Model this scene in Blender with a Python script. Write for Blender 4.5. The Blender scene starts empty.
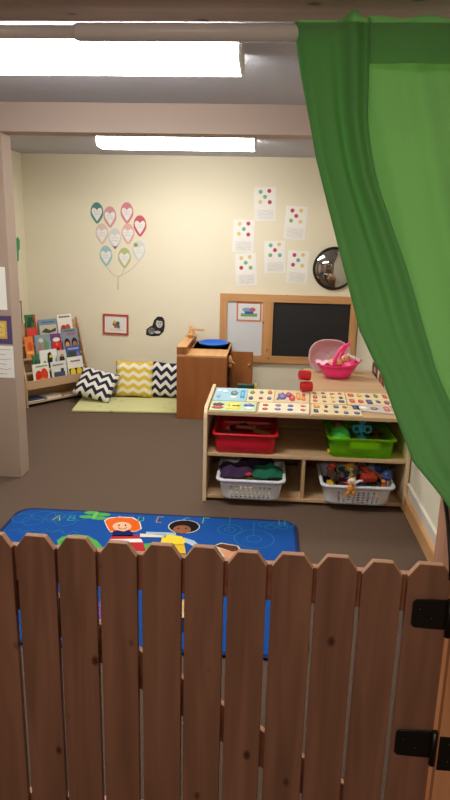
import bpy, bmesh, math, random
from mathutils import Vector, Matrix, noise
random.seed(4)
PI = math.pi
C = bpy.context.scene.collection
sc = bpy.context.scene

# ------------------------------------------------------------------ camera
F, PITCH, YAW, ROLL, H = 636.6, .2499, .0622, .0231, 1.5485
fw = Vector((-math.sin(YAW)*math.cos(PITCH), math.cos(YAW)*math.cos(PITCH), -math.sin(PITCH)))
r0 = Vector((math.cos(YAW), math.sin(YAW), 0)); u0 = r0.cross(fw)
rt = r0*math.cos(ROLL)+u0*math.sin(ROLL); up = u0*math.cos(ROLL)-r0*math.sin(ROLL)
EYE = Vector((0, 0, H))
cd = bpy.data.cameras.new('camera'); cam = bpy.data.objects.new('camera', cd); C.objects.link(cam)
M = Matrix((rt, up, -fw)).transposed().to_4x4(); M.translation = EYE
cam.matrix_world = M
cd.sensor_fit = 'VERTICAL'; cd.sensor_height = 24; cd.sensor_width = 13.5; cd.lens = F/800*24
cd.clip_start = .02
sc.camera = cam
def ray(x, y): return fw*F+rt*(x-225)-up*(y-400)
def onY(x, y, Y): d = ray(x, y); return EYE+d*(Y/d.y)
def onX(x, y, X): d = ray(x, y); return EYE+d*(X/d.x)
def onZ(x, y, Z): d = ray(x, y); return EYE+d*((Z-H)/d.z)
def onP(x, y, o, n): d = ray(x, y); return EYE+d*((Vector(o)-EYE).dot(n)/d.dot(n))

# ------------------------------------------------------------------ materials
def lin(c):
    return tuple(((v/255)/12.92 if v/255 <= .04045 else ((v/255+.055)/1.055)**2.4) for v in c)+(1,)
MC = {}
def base_mat(name):
    m = bpy.data.materials.new(name); m.use_nodes = True
    return m, m.node_tree, m.node_tree.nodes['Principled BSDF']
def node(nt, t, **kw):
    n = nt.nodes.new(t)
    for k, v in kw.items(): setattr(n, k, v)
    return n
def mat(c, rough=.6, var=.06, scale=20, bump=0, spec=.4, trans=0, alpha=1, metal=0, name='m'):
    key = (tuple(c), rough, var, scale, bump, spec, trans, alpha, metal)
    if key in MC: return MC[key]
    m, nt, b = base_mat(name+'_%d_%d_%d' % tuple(c))
    tc = node(nt, 'ShaderNodeTexCoord'); nz = node(nt, 'ShaderNodeTexNoise'); nz.inputs['Scale'].default_value = scale
    nz.inputs['Detail'].default_value = 4
    nt.links.new(tc.outputs['Object'], nz.inputs['Vector'])
    hv = node(nt, 'ShaderNodeMixRGB'); l = lin(c)
    hv.inputs[1].default_value = tuple(v*(1-var) for v in l[:3])+(1,); hv.inputs[2].default_value = tuple(min(1, v*(1+var)) for v in l[:3])+(1,)
    nt.links.new(nz.outputs['Fac'], hv.inputs[0]); nt.links.new(hv.outputs[0], b.inputs['Base Color'])
    b.inputs['Roughness'].default_value = rough; b.inputs['Specular IOR Level'].default_value = spec
    b.inputs['Metallic'].default_value = metal
    if trans: b.inputs['Transmission Weight'].default_value = trans
    if alpha < 1: b.inputs['Alpha'].default_value = alpha
    if bump:
        bp = node(nt, 'ShaderNodeBump'); bp.inputs['Strength'].default_value = bump; bp.inputs['Distance'].default_value = .01
        nt.links.new(nz.outputs['Fac'], bp.inputs['Height']); nt.links.new(bp.outputs[0], b.inputs['Normal'])
    MC[key] = m
    return m
def wood(name, c1, c2, axis='Z', scale=1., rough=.5, knots=None, bump=.1):
    key = (name,)
    if key in MC: return MC[key]
    m, nt, b = base_mat(name)
    tc = node(nt, 'ShaderNodeTexCoord'); mp = node(nt, 'ShaderNodeMapping')
    s = [22*scale]*3; s['XYZ'.index(axis)] = 1.6*scale; mp.inputs['Scale'].default_value = s
    oi = node(nt, 'ShaderNodeObjectInfo'); ad = node(nt, 'ShaderNodeVectorMath', operation='ADD')
    sm = node(nt, 'ShaderNodeMath', operation='MULTIPLY'); sm.inputs[1].default_value = 37
    nt.links.new(oi.outputs['Random'], sm.inputs[0]); nt.links.new(tc.outputs['Object'], mp.inputs['Vector'])
    nt.links.new(mp.outputs[0], ad.inputs[0]); nt.links.new(sm.outputs[0], ad.inputs[1])
    nz = node(nt, 'ShaderNodeTexNoise'); nz.inputs['Scale'].default_value = 1.2; nz.inputs['Detail'].default_value = 6
    nz.inputs['Distortion'].default_value = .6
    nt.links.new(ad.outputs[0], nz.inputs['Vector'])
    cr = node(nt, 'ShaderNodeValToRGB'); cr.color_ramp.elements[0].position = .3; cr.color_ramp.elements[1].position = .7
    cr.color_ramp.elements[0].color = lin(c1); cr.color_ramp.elements[1].color = lin(c2)
    nt.links.new(nz.outputs['Fac'], cr.inputs[0]); out = cr.outputs[0]
    if knots:
        mp2 = node(nt, 'ShaderNodeMapping'); s2 = [11.]*3; s2['XYZ'.index(axis)] = 7.; mp2.inputs['Scale'].default_value = s2
        a2 = node(nt, 'ShaderNodeVectorMath', operation='ADD')
        nt.links.new(tc.outputs['Object'], mp2.inputs['Vector']); nt.links.new(mp2.outputs[0], a2.inputs[0]); nt.links.new(sm.outputs[0], a2.inputs[1])
        vo = node(nt, 'ShaderNodeTexVoronoi'); vo.inputs['Scale'].default_value = 1.
        nt.links.new(a2.outputs[0], vo.inputs['Vector'])
        c3 = node(nt, 'ShaderNodeValToRGB'); c3.color_ramp.elements[0].position = .05; c3.color_ramp.elements[1].position = .12
        c3.color_ramp.elements[0].color = (1, 1, 1, 1); c3.color_ramp.elements[1].color = (0, 0, 0, 1)
        nt.links.new(vo.outputs['Distance'], c3.inputs[0])
        mx = node(nt, 'ShaderNodeMixRGB'); nt.links.new(c3.outputs[0], mx.inputs[0]); nt.links.new(out, mx.inputs[1])
        mx.inputs[2].default_value = lin(knots); out = mx.outputs[0]
    nt.links.new(out, b.inputs['Base Color']); b.inputs['Roughness'].default_value = rough
    bp = node(nt, 'ShaderNodeBump'); bp.inputs['Strength'].default_value = bump; bp.inputs['Distance'].default_value = .005
    nt.links.new(nz.outputs['Fac'], bp.inputs['Height']); nt.links.new(bp.outputs[0], b.inputs['Normal'])
    MC[key] = m
    return m
def emis(name, c, s):
    m = bpy.data.materials.new(name); m.use_nodes = True; nt = m.node_tree; nt.nodes.clear()
    e = node(nt, 'ShaderNodeEmission'); e.inputs[0].default_value = tuple(c)+(1,); e.inputs[1].default_value = s
    o = node(nt, 'ShaderNodeOutputMaterial'); nt.links.new(e.outputs[0], o.inputs[0]); return m
def chevron(name, ca, cb, period=.11, amp=.045, zp=.075):
    m, nt, b = base_mat(name)
    tc = node(nt, 'ShaderNodeTexCoord'); sp = node(nt, 'ShaderNodeSeparateXYZ'); nt.links.new(tc.outputs['Object'], sp.inputs[0])
    pp = node(nt, 'ShaderNodeMath', operation='PINGPONG'); pp.inputs[1].default_value = period/2; nt.links.new(sp.outputs[0], pp.inputs[0])
    mu = node(nt, 'ShaderNodeMath', operation='MULTIPLY'); mu.inputs[1].default_value = amp/(period/2); nt.links.new(pp.outputs[0], mu.inputs[0])
    ad = node(nt, 'ShaderNodeMath', operation='ADD'); nt.links.new(mu.outputs[0], ad.inputs[0]); nt.links.new(sp.outputs[2], ad.inputs[1])
    dv = node(nt, 'ShaderNodeMath', operation='DIVIDE'); dv.inputs[1].default_value = zp; nt.links.new(ad.outputs[0], dv.inputs[0])
    fr = node(nt, 'ShaderNodeMath', operation='FRACT'); nt.links.new(dv.outputs[0], fr.inputs[0])
    gt = node(nt, 'ShaderNodeMath', operation='GREATER_THAN'); gt.inputs[1].default_value = .5; nt.links.new(fr.outputs[0], gt.inputs[0])
    mx = node(nt, 'ShaderNodeMixRGB'); mx.inputs[1].default_value = lin(ca); mx.inputs[2].default_value = lin(cb)
    nt.links.new(gt.outputs[0], mx.inputs[0]); nt.links.new(mx.outputs[0], b.inputs['Base Color']); b.inputs['Roughness'].default_value = .85
    return m

M_wall = mat((228, 220, 196), .85, .02, 3, .03, .2, name='cream_wall')
M_stub = mat((166, 146, 130), .8, .03, 4, .02, .2, name='tan_paint')
M_beam = mat((180, 160, 148), .8, .04, 3, .02, .2, name='beam_paint')
M_trimw = mat((222, 216, 202), .5, .02, 6, name='white_trim')
M_carpet = mat((106, 88, 75), .95, .45, 260, .6, .1, name='brown_carpet')
M_ceil = mat((198, 197, 206), .9, .12, 170, .9, .1, name='stipple_ceiling')
M_picket = wood('picket_wood', (106, 75, 60), (132, 95, 77), 'Z', 1, .55, (66, 34, 24), .12)
M_littop = mat((192, 150, 122), .8, .1, 60, name='lit_top_wood')  # picket end grain and rail tops, room light put into the pale tone
M_rail = wood('rail_wood', (112, 66, 46), (140, 86, 62), 'X', 1, .6, (60, 28, 16))
M_jamb = wood('jamb_wood', (176, 124, 88), (200, 148, 110), 'Z', .8, .5, None)
M_head = wood('header_wood', (156, 126, 112), (172, 142, 128), 'X', .7, .5, (70, 44, 36))  # wood tone lightened to stand in for glare from the ceiling lights
M_birch = wood('birch', (184, 150, 112), (202, 170, 132), 'X', .6, .45, None, .03)
M_birchz = wood('birch_z', (184, 150, 112), (202, 170, 132), 'Z', .6, .45, None, .03)
M_lt = mat((226, 200, 160), .4, .05, 30, name='birch_edge')
M_pine = wood('pine', (200, 150, 98), (222, 176, 122), 'Y', .6, .5, (140, 90, 50), .04)
M_pinex = wood('pine_frame', (186, 134, 82), (210, 160, 104), 'X', .7, .45, (120, 74, 40), .04)
M_pinez = wood('pine_stile', (186, 134, 82), (210, 160, 104), 'Z', .7, .45, (120, 74, 40), .04)
M_oak = wood('oak_panel', (142, 84, 40), (168, 104, 54), 'Z', .5, .4, None, .03)
M_oaktop = wood('oak_top', (200, 146, 90), (220, 168, 110), 'Y', .6, .4, None, .03)
WHITE = (238, 236, 230)
M_white = mat(WHITE, .5, .02, 30, name='white')
M_black = mat((14, 13, 13), .4, .1, 30, name='black')
M_tube = mat((240, 243, 250), .3, .02, 20, name='white_enamel')  # white rod, whitened further in place of glare from the fixtures
M_lens = emis('lens_light', (1, .98, .94), 12)
M_body = mat((214, 210, 204), .5, .02, 20, name='fixture_white')

# ------------------------------------------------------------------ mesh builder
W = {}
class MB:
    def __init__(s): s.bm = bmesh.new(); s.mats = []
    def mi(s, m):
        if m is None: m = M_white
        if m not in s.mats: s.mats.append(m)
        return s.mats.index(m)
    def fin(s, fs, m, smooth=False):
        k = s.mi(m)
        for f in fs: f.material_index = k; f.smooth = smooth
    def grid(s, pts, m, closeu=False, closev=False, smooth=True, cap=False):
        V = [[s.bm.verts.new(p) for p in row] for row in pts]; fs = []
        nu = len(V); nv = len(V[0])
        for i in range(nu if closeu else nu-1):
            for j in range(nv if closev else nv-1):
                q = [V[i][j], V[i][(j+1) % nv], V[(i+1) % nu][(j+1) % nv], V[(i+1) % nu][j]]
                try: fs.append(s.bm.faces.new(q))
                except ValueError: pass
        s.fin(fs, m, smooth)
        if cap:
            fc = []
            for row in (V[0][::-1], V[-1]):
                try: fc.append(s.bm.faces.new(row))
                except ValueError: pass
            s.fin(fc, m, False)
        return V
    def box(s, x0, x1, y0, y1, z0, z1, m, T=None, bev=0, mz=None):
        t = bmesh.new(); r = bmesh.ops.create_cube(t, size=1)
        for v in t.verts: v.co = Vector(((x0+x1)/2+v.co.x*(x1-x0), (y0+y1)/2+v.co.y*(y1-y0), (z0+z1)/2+v.co.z*(z1-z0)))
        if bev: bmesh.ops.bevel(t, geom=list(t.edges), offset=bev, segments=2, affect='EDGES', profile=.5)
        s.merge(t, m, T, mz=mz)
    def merge(s, t, m, T=None, smooth=False, mz=None):
        mp = {}
        for v in t.verts: mp[v] = s.bm.verts.new(T @ v.co if T else v.co)
        t.normal_update(); fs = []; fz = []
        for f in t.faces:
            try: n = s.bm.faces.new([mp[v] for v in f.verts])
            except ValueError: continue
            (fz if mz and f.normal.z > .3 else fs).append(n)
        s.fin(fs, m, smooth)
        if fz: s.fin(fz, mz, smooth)
        t.free()
    def prism(s, pts, o, ax, ay, d, m, mz=None, bev=0):
        """polygon pts (u,v) at origin o, axes ax ay, extruded by vector d"""
        t = bmesh.new(); o = Vector(o); ax = Vector(ax); ay = Vector(ay); d = Vector(d)
        a = [t.verts.new(o+ax*u+ay*v) for u, v in pts]; b = [t.verts.new(o+ax*u+ay*v+d) for u, v in pts]
        t.faces.new(a); t.faces.new(b[::-1]); n = len(a)
        for i in range(n): t.faces.new([a[i], b[i], b[(i+1) % n], a[(i+1) % n]])
        bmesh.ops.recalc_face_normals(t, faces=list(t.faces))
        if bev: bmesh.ops.bevel(t, geom=list(t.edges), offset=bev, segments=1, affect='EDGES')
        s.merge(t, m, None, mz=mz)
    def flat(s, pts, o, ax, ay, n, lay, m):
        o = Vector(o)+Vector(n)*(.0007*lay)
        vs = [s.bm.verts.new(o+Vector(ax)*u+Vector(ay)*v) for u, v in pts]
        try: s.fin([s.bm.faces.new(vs)], m)
        except ValueError: pass
    def tube(s, path, r, m, n=8, closed=False):
        path = [Vector(p) for p in path]; rows = []; N = len(path)
        rr = r if isinstance(r, (list, tuple)) else [r]*N
        prev = None
        for i, p in enumerate(path):
            a = path[(i-1) % N] if (closed or i) else p; b = path[(i+1) % N] if (closed or i < N-1) else p
            t = (b-a).normalized()
            if prev is None:
                x = t.orthogonal().normalized()
            else:
                x = (prev-t*prev.dot(t)); x = x.normalized() if x.length > 1e-6 else t.orthogonal().normalized()
            prev = x; y = t.cross(x)
            rows.append([p+(x*math.cos(2*PI*k/n)+y*math.sin(2*PI*k/n))*rr[i] for k in range(n)])
        s.grid(rows, m, closeu=closed, closev=True, cap=not closed)
    def lathe(s, prof, o, m, n=24, sx=1, sy=1, T=None, smooth=True):
        rows = []
        for r, z in prof:
            row = [Vector((r*sx*math.cos(2*PI*k/n), r*sy*math.sin(2*PI*k/n), z)) for k in range(n)]
            rows.append([(T @ p if T else p+Vector(o)) for p in row])
        s.grid(rows, m, closev=True, cap=True, smooth=smooth)
    def ball(s, c, rx, ry, rz, m, n=12, T=None):
        t = bmesh.new(); bmesh.ops.create_uvsphere(t, u_segments=n, v_segments=max(6, n*2//3), radius=1)
        for v in t.verts: v.co = Vector((c[0]+v.co.x*rx, c[1]+v.co.y*ry, c[2]+v.co.z*rz))
        s.merge(t, m, T, smooth=True)
    def build(s, name, parent=None, local=False, origin=None, recalc=True):
        if recalc: bmesh.ops.recalc_face_normals(s.bm, faces=list(s.bm.faces))
        me = bpy.data.meshes.new(name); o = bpy.data.objects.new(name, me); C.objects.link(o)
        if parent is not None:
            w = W[parent]; o.parent = parent; W[o] = w
            if not local: s.bm.transform(w.inverted())
        elif not local:
            if origin is None:
                vs = [v.co for v in s.bm.verts]
                origin = Vector(((min(v.x for v in vs)+max(v.x for v in vs))/2, (min(v.y for v in vs)+max(v.y for v in vs))/2, min(v.z for v in vs)))
            origin = Vector(origin); s.bm.transform(Matrix.Translation(-origin)); o.location = origin
            W[o] = Matrix.Translation(origin)
        else: W[o] = Matrix.Identity(4)
        s.bm.to_mesh(me); s.bm.free()
        for m in s.mats: me.materials.append(m)
        return o
def empty(name, loc, label=None, cat=None, group=None, rz=0):
    o = bpy.data.objects.new(name, None); C.objects.link(o); o.empty_display_size = .05
    o.location = loc; o.rotation_euler = (0, 0, rz)
    W[o] = Matrix.Translation(Vector(loc)) @ Matrix.Rotation(rz, 4, 'Z')
    return tag(o, label, cat, group)
def tag(o, label=None, cat=None, group=None, kind=None):
    if label: o['label'] = label
    if cat: o['category'] = cat
    if group: o['group'] = group
    if kind: o['kind'] = kind
    return o
def struct(mb, name): return tag(mb.build(name), kind='structure')
X3, Y3, Z3 = Vector((1, 0, 0)), Vector((0, 1, 0)), Vector((0, 0, 1))
def rect(x0, x1, y0, y1): return [(x0, y0), (x1, y0), (x1, y1), (x0, y1)]
def ell(cx, cy, rx, ry, n=18, a0=0, a1=2*PI): 
    full = abs(a1-a0-2*PI) < 1e-6
    k = n if full else n+1
    return [(cx+rx*math.cos(a0+(a1-a0)*i/n), cy+ry*math.sin(a0+(a1-a0)*i/n)) for i in range(k)]
def stroke(pts, w):
    L = []; R = []
    for i, p in enumerate(pts):
        a = pts[max(0, i-1)]; b = pts[min(len(pts)-1, i+1)]; dx, dy = b[0]-a[0], b[1]-a[1]; l = math.hypot(dx, dy) or 1
        L.append((p[0]-dy/l*w/2, p[1]+dx/l*w/2)); R.append((p[0]+dy/l*w/2, p[1]-dx/l*w/2))
    return [[L[i], L[i+1], R[i+1], R[i]] for i in range(len(pts)-1)]

# ------------------------------------------------------------------ room
XL, XR, YB, ZC = -2.34, .874, 6.16, 2.266
YW0, YW1, HZ = 1.22, 1.36, 1.95      # doorway wall
DL, DR = -.80, .405                  # opening
b = MB(); b.box(-3, 1.6, -2.6, YB+.1, -.1, 0, M_carpet); struct(b, 'floor')
b = MB(); b.box(-3, 1.6, -2.6, YB+.1, ZC, ZC+.1, M_ceil); struct(b, 'ceiling')
b = MB(); b.box(XL-.1, XR+.1, YB, YB+.1, 0, ZC, M_wall); struct(b, 'wall_back')
b = MB(); b.box(XL-.1, XL, YW1, YB, 0, ZC, M_wall); struct(b, 'wall_left')
b = MB(); b.box(XR, XR+.1, YW1, YB, 0, ZC, M_wall); struct(b, 'wall_right')
b = MB(); b.box(-3, DL-.02, YW0, YW1, 0, ZC, M_stub); b.box(DR+.02, 1.6, YW0, YW1, 0, ZC, M_stub)
b.box(DL-.02, DR+.02, YW0, YW1, HZ+.02, ZC, M_stub); struct(b, 'wall_front')
b = MB(); b.box(-3, 1.6, -2.7, -2.6, 0, ZC, M_stub); struct(b, 'wall_hall_end')
b = MB(); b.box(-3.1, -3, -2.6, YW0, 0, ZC, M_stub); struct(b, 'wall_hall_left')
b = MB(); b.box(1.6, 1.7, -2.6, YW0, 0, ZC, M_stub); struct(b, 'wall_hall_right')
b = MB(); b.box(DR, DR+.02, YW0, YW1, 0, HZ+.02, M_jamb); struct(b, 'trim_1')
b = MB(); b.box(DL-.02, DL, YW0, YW1, 0, HZ+.02, M_jamb); struct(b, 'trim_2')
b = MB(); b.box(DL, DR, YW0, YW1, HZ, HZ+.02, M_head); struct(b, 'trim_3')
b = MB(); b.box(DR+.008, DR+.09, YW0-.02, YW0, 0, HZ+.1, M_jamb, bev=.002); struct(b, 'trim_4')
b = MB(); b.box(DL-.09, DL-.008, YW0-.02, YW0, 0, HZ+.1, M_jamb, bev=.002); struct(b, 'trim_5')
b = MB(); b.box(DL-.09, DR+.09, YW0-.02, YW0, HZ+.01, HZ+.1, M_head, bev=.002)
# right wall wooden baseboard with a panel ledge above
b = MB(); b.prism([(0, 0), (.022, 0), (.022, .085), (.012, .098), (0, .098)], (XR, YW1, 0), (-1, 0, 0), Z3, (0, YB-YW1, 0), M_pine); struct(b, 'baseboard_right')
b = MB(); b.prism([(0, .098), (.006, .098), (.006, .158), (.014, .164), (.014, .172), (0, .176)], (XR, YW1, 0), (-1, 0, 0), Z3, (0, YB-YW1, 0), M_trimw); struct(b, 'trim_6')
b = MB(); b.box(XL, XR-.02, YB-.012, YB, 0, .05, M_trimw); struct(b, 'baseboard_back')
# cross beam and the wall stub carrying it
YP = 3.807
b = MB(); b.box(XL, XR, YP, YP+.142, 2.107, ZC, M_beam, bev=.004); struct(b, 'trim_7')
b = MB(); b.box(XL, -1.556, YP, YP+.142, 0, 2.107, M_stub, bev=.004); struct(b, 'wall_stub')

# ------------------------------------------------------------------ lights
def ceiling_light(x0, x1, y0, y1, label):
    t = empty('ceiling_light', ((x0+x1)/2, (y0+y1)/2, ZC-.085), label, 'light', 'fluorescent ceiling fixtures')
    b = MB(); b.box(x0, x1, y0, y1, ZC-.02, ZC, M_body); b.build('housing', t)
    b = MB(); ch = .035
    rows = []
    for yy, zz in ((y0, ZC-.02), (y0+.002, ZC-.07), (y0+.02, ZC-.088), (y0+.08, ZC-.092), (y1-.08, ZC-.092), (y1-.02, ZC-.088), (y1-.002, ZC-.07), (y1, ZC-.02)):
        rows.append([Vector((x0+.012, yy, zz)), Vector((x1-.012, yy, zz))])
    b.grid(rows, M_lens, smooth=False, cap=False); b.build('lens', t)
    for nm, xa, xb in (('end_cap', x0, x0+.012), ('end_cap', x1-.012, x1)):
        b = MB(); b.prism([(0, 0), (.002, -.05), (.02, -.068), (.08, -.072), (y1-y0-.08, -.072), (y1-y0-.02, -.068), (y1-y0-.002, -.05), (y1-y0, 0)], (xa, y0, ZC-.019), Y3, Z3, (xb-xa, 0, 0), M_body); b.build(nm, t)
ceiling_light(-1.35, -.128, 2.55, 2.825, 'large glowing fluorescent ceiling light nearest the doorway, in front of the cross beam')
ceiling_light(-1.29, -.125, 4.85, 5.11, 'glowing fluorescent ceiling light behind the cross beam near the back wall')
l = bpy.data.lights.new('hall_fill', 'AREA'); l.shape = 'RECTANGLE'; l.size = 1.2; l.size_y = .3; l.energy = 21; l.color = (1, .8, .62)  # unseen fill added behind the camera to brighten gate and curtain fronts
lo = bpy.data.objects.new('hall_fill', l); C.objects.link(lo); lo.location = (-.3, -.9, ZC-.03)

# ------------------------------------------------------------------ gate
g = empty('picket_gate', (-.2, 1.245, 0), 'dark stained dog-eared wooden picket gate across the doorway in the foreground', 'gate')
GA = -.0405; ca, sa = math.cos(GA), math.sin(GA)
def gp(t, d=0): return Vector((t*ca-d*sa, 1.2443+t*sa+d*ca, 0))    # t along, d behind the front face
PS = .0955; tops = {}
for i in range(-3, 10):
    t0 = -.5442+i*PS+.0035; w = PS-.007-(0.002*(i % 3)); zt = .896+.0025*math.sin(i*2.1)
    if i == 9: w += .004
    e = .021
    pts = [(0, .04), (w, .04), (w, zt-.03), (w-e, zt), (e, zt), (0, zt-.03)]
    b = MB(); b.prism(pts, gp(t0), (ca, sa, 0), Z3, Vector((-sa, ca, 0))*.016, M_picket, mz=M_littop, bev=.0012)
    b.build('picket', g)
Td = Matrix.Identity(4)
def rail(t0, z0, t1, z1, w, d0, d1, name):
    a = gp(t0, d0); c = gp(t1, d0); dirv = Vector((c.x-a.x, c.y-a.y, z1-z0)).normalized(); n = Vector((-sa, ca, 0)); u = n.cross(dirv)
    if u.z < 0: u = -u
    b = MB(); L = Vector((c.x-a.x, c.y-a.y, z1-z0)).length
    b.prism([(0, -w/2), (L, -w/2), (L, w/2), (0, w/2)], a+Z3*z0, dirv, u, n*(d1-d0), M_rail, mz=M_littop, bev=.001); b.build(name, g)
zz = lambda y, x: onY(x, y, 1.26).z
ztop = zz(559, 182)
rail(-.79, ztop-.045, .385, ztop-.045, .088, .0165, .034, 'top_rail')
rail(-.79, .13, .385, .13, .088, .0165, .034, 'bottom_rail')
p1 = onY(100, 624, 1.265); p2 = onY(302, 755, 1.25)
sl = (p2.z-p1.z)/(p2.x-p1.x); zl = lambda x: p1.z+(x-p1.x)*sl-.080
xa = -.60; xb = .245
rail(xa, zl(xa), xb, zl(xb), .088, .0345, .051, 'brace')
# hinges
def hinge(px, ya, yb, label, n2):
    h0 = empty('strap_hinge', (0, 0, 0))
for nm, px0, yt, yb in (('strap_hinge', 413, 597, 626), ('strap_hinge', 396, 727, 753)):
    A = onY(px0, yt, 1.225); B = onY(px0, yb, 1.225); zc = (A.z+B.z)/2; hh = (A.z-B.z)/2
    x0 = A.x; xh = .406
    b = MB(); L = xh-x0
    pts = [(0.006, -hh*.95), (0.0, -hh*.75), (0, hh*.75), (.006, hh*.95), (L*.5, hh), (L, hh*1.02), (L, -hh*1.02), (L*.5, -hh)]
    b.prism(pts, (x0, 1.2215, zc), X3, Z3, (0, -.004, 0), M_black, bev=.0008)
    for k in (.2, .55): b.lathe([(.004, 0), (.004, .002), (.002, .003), (0.0005, .003)], (0, 0, 0), M_black, 10, T=Matrix.Translation((x0+L*k, 1.2173, zc+(.01 if k < .4 else -.01))) @ Matrix.Rotation(PI/2, 4, 'X'))
    h = b.build(nm, g)
    h['label'] = 'black metal strap hinge leaf'
    b = MB(); b.tube([(xh+.001, 1.212, zc-hh*1.35), (xh+.001, 1.212, zc+hh*1.15)], .007, M_black, 10); b.build('hinge_knuckle', h)
# hinge plates belong to the door casing
for px0, yt, yb in ((413, 597, 626), (396, 727, 753)):
    A = onY(px0, yt, 1.225); B = onY(px0, yb, 1.225); zc = (A.z+B.z)/2; hh = (A.z-B.z)/2
    b = MB(); b.box(.414, .455, 1.1965, 1.2, zc-hh*1.35, zc+hh*1.15, M_black, bev=.0008)
    for k in (-.7, .6): b.ball((.436, 1.1965, zc+k*hh), .004, .002, .004, M_black, 8)
    tag(b.build('hinge_plate'), 'black hinge plate on the door casing beside the %s gate strap' % ('upper' if yt < 700 else 'lower'), 'hinge')
# cord on the jamb
b = MB(); xx = DR-.005
pts = [onX(443.5, 470, xx), onX(444, 496, xx), onX(446.5, 512, xx), onX(448.5, 530, xx), onX(449.5, 545, xx), onX(450.5, 560, xx), onX(451, 580, xx)]
b.tube(pts, .0042, M_black, 8); tag(b.build('cord'), 'black cord hanging down the wooden door jamb beneath the green curtain', 'cord')

# ------------------------------------------------------------------ rod and curtain
rod = empty('tension_rod', (-.2, 1.28, 1.913), 'white telescoping tension rod across the top of the doorway', 'curtain rod')
zr = onY(160, 32.5, 1.28).z
b = MB(); b.tube([(DL+.006, 1.28, zr), (-.36, 1.28, zr)], .0115, M_tube, 16); b.build('inner_tube', rod)
b = MB(); b.tube([(-.372, 1.28, zr), (-.366, 1.28, zr), (DR-.012, 1.28, zr)], [.0125, .0152, .0152], M_tube, 16); b.build('outer_tube', rod)
for xa, xb in ((DL, DL+.012), (DR-.014, DR)):
    b = MB(); b.tube([(xa, 1.28, zr), (xb, 1.28, zr)], .019, M_tube, 16); b.build('end_cap', rod)

def curtmat():
    m = bpy.data.materials.new('green_cloth'); m.use_nodes = True; nt = m.node_tree; nt.nodes.clear()
    tc = node(nt, 'ShaderNodeTexCoord'); nz = node(nt, 'ShaderNodeTexNoise'); nz.inputs['Scale'].default_value = 900
    nt.links.new(tc.outputs['Object'], nz.inputs[0])
    bp = node(nt, 'ShaderNodeBump'); bp.inputs['Strength'].default_value = .15; bp.inputs['Distance'].default_value = .002
    nt.links.new(nz.outputs['Fac'], bp.inputs['Height'])
    d = node(nt, 'ShaderNodeBsdfDiffuse'); d.inputs[0].default_value = lin((132, 200, 140))
    t = node(nt, 'ShaderNodeBsdfTranslucent'); t.inputs[0].default_value = lin((132, 200, 96))
    nt.links.new(bp.outputs[0], d.inputs['Normal'])
    mx = node(nt, 'ShaderNodeMixShader'); mx.inputs[0].default_value = .42
    o = node(nt, 'ShaderNodeOutputMaterial'); nt.links.new(d.outputs[0], mx.inputs[1]); nt.links.new(t.outputs[0], mx.inputs[2]); nt.links.new(mx.outputs[0], o.inputs[0])
    return m
M_curt = curtmat()
def interp(tab, z):
    if z >= tab[0][0]: return tab[0][1]
    for i in range(len(tab)-1):
        a, c = tab[i], tab[i+1]
        if z >= c[0]:
            q = (a[0]-z)/(a[0]-c[0])
            p0 = tab[i-1][1] if i else a[1]*2-c[1]; p3 = tab[i+2][1] if i+2 < len(tab) else 2*c[1]-a[1]
            return .5*((2*a[1])+(-p0+c[1])*q+(2*p0-5*a[1]+4*c[1]-p3)*q*q+(-p0+3*a[1]-3*c[1]+p3)*q**3)
    return tab[-1][1]
def curve(px, y0_):
    tab = []
    for x, y in px:
        Y = y0_
        for _ in range(6):
            P = onY(x, y, Y); t = (P.z-1.938)/(.86-1.938); t = max(0, min(1, t)); Y = y0_-.075*t**1.3-(.03 if P.z < 1.9 else 0)*min(1, t*6)
        tab.append((P.z, P.x))
    return tab
LT = curve([(293, 10), (296, 26), (317, 156), (339, 244), (361, 331), (383, 375), (414, 462), (445, 500), (470, 540), (500, 610)], 1.286)
BT = curve([(366, 10), (366.5, 50), (366, 94), (366.5, 125), (374, 175), (386, 212), (405, 269), (421, 325), (436, 375), (455, 415), (480, 470), (505, 560), (520, 620)], 1.268)
ZT, ZB = 1.925, .86
NR = 90
cur = empty('curtain', (.3, 1.28, ZB), 'green cloth curtain hanging from the tension rod and swept to the right', 'curtain')
rows = []
for i in range(NR+1):
    t = i/NR; z = ZT+(ZB-ZT)*t; L = interp(LT, z); B = interp(BT, z); R = .40+.17*min(1, t*1.0)+.03
    row = []; ysw = -.075*t**1.3 - (.03 if z < 1.9 else 0)*min(1, t*6)
    for j in range(41):     # back layer, right -> left
        u = j/40; x = R+(L-R)*u
        y = 1.300-.006*u+ysw+.011*math.sin(u*17+t*2.2)*min(1, .25+t*3)*(1-u**6)+.003*math.sin(u*43+t*5)
        row.append(Vector((x, y, z)))
    row.append(Vector((L-.003, 1.286+ysw, z)))
    for j in range(1, 31):  # front layer, left -> B, bulging into a tube near its end
        u = j/30; x = L+(B-L)*u
        bul = math.exp(-((u-.80)/.13)**2); dip = math.exp(-((u-.56)/.09)**2); hem = math.exp(-((u-.10)/.07)**2)
        fd = max(.25, 1-t*1.1); b2 = math.exp(-((u-.35-.25*t)/.16)**2)
        y = 1.274-.018*max(0, 1-t*6)+ysw-.030*bul*fd+.010*dip*min(1, t*8)*fd-.014*b2*min(1, t*3)+.006*hem*min(1, t*6)+.003*math.sin(u*9+t*6)
        zc = z+((.010*bul-.004+.002*math.sin(u*7))*max(0, 1-t*25))
        row.append(Vector((x, y, zc)))
    for j in range(1, 7):   # rolled free edge
        a = j/6*PI*.9; row.append(Vector((B+.004*math.sin(a)*1.2, 1.268-.020*max(0, 1-t*6)+ysw-.004+.011*(1-math.cos(a)), z)))
    rows.append(row)
b = MB(); b.grid(rows, M_curt); b.build('drape', cur, recalc=False)
rows = []
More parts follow.
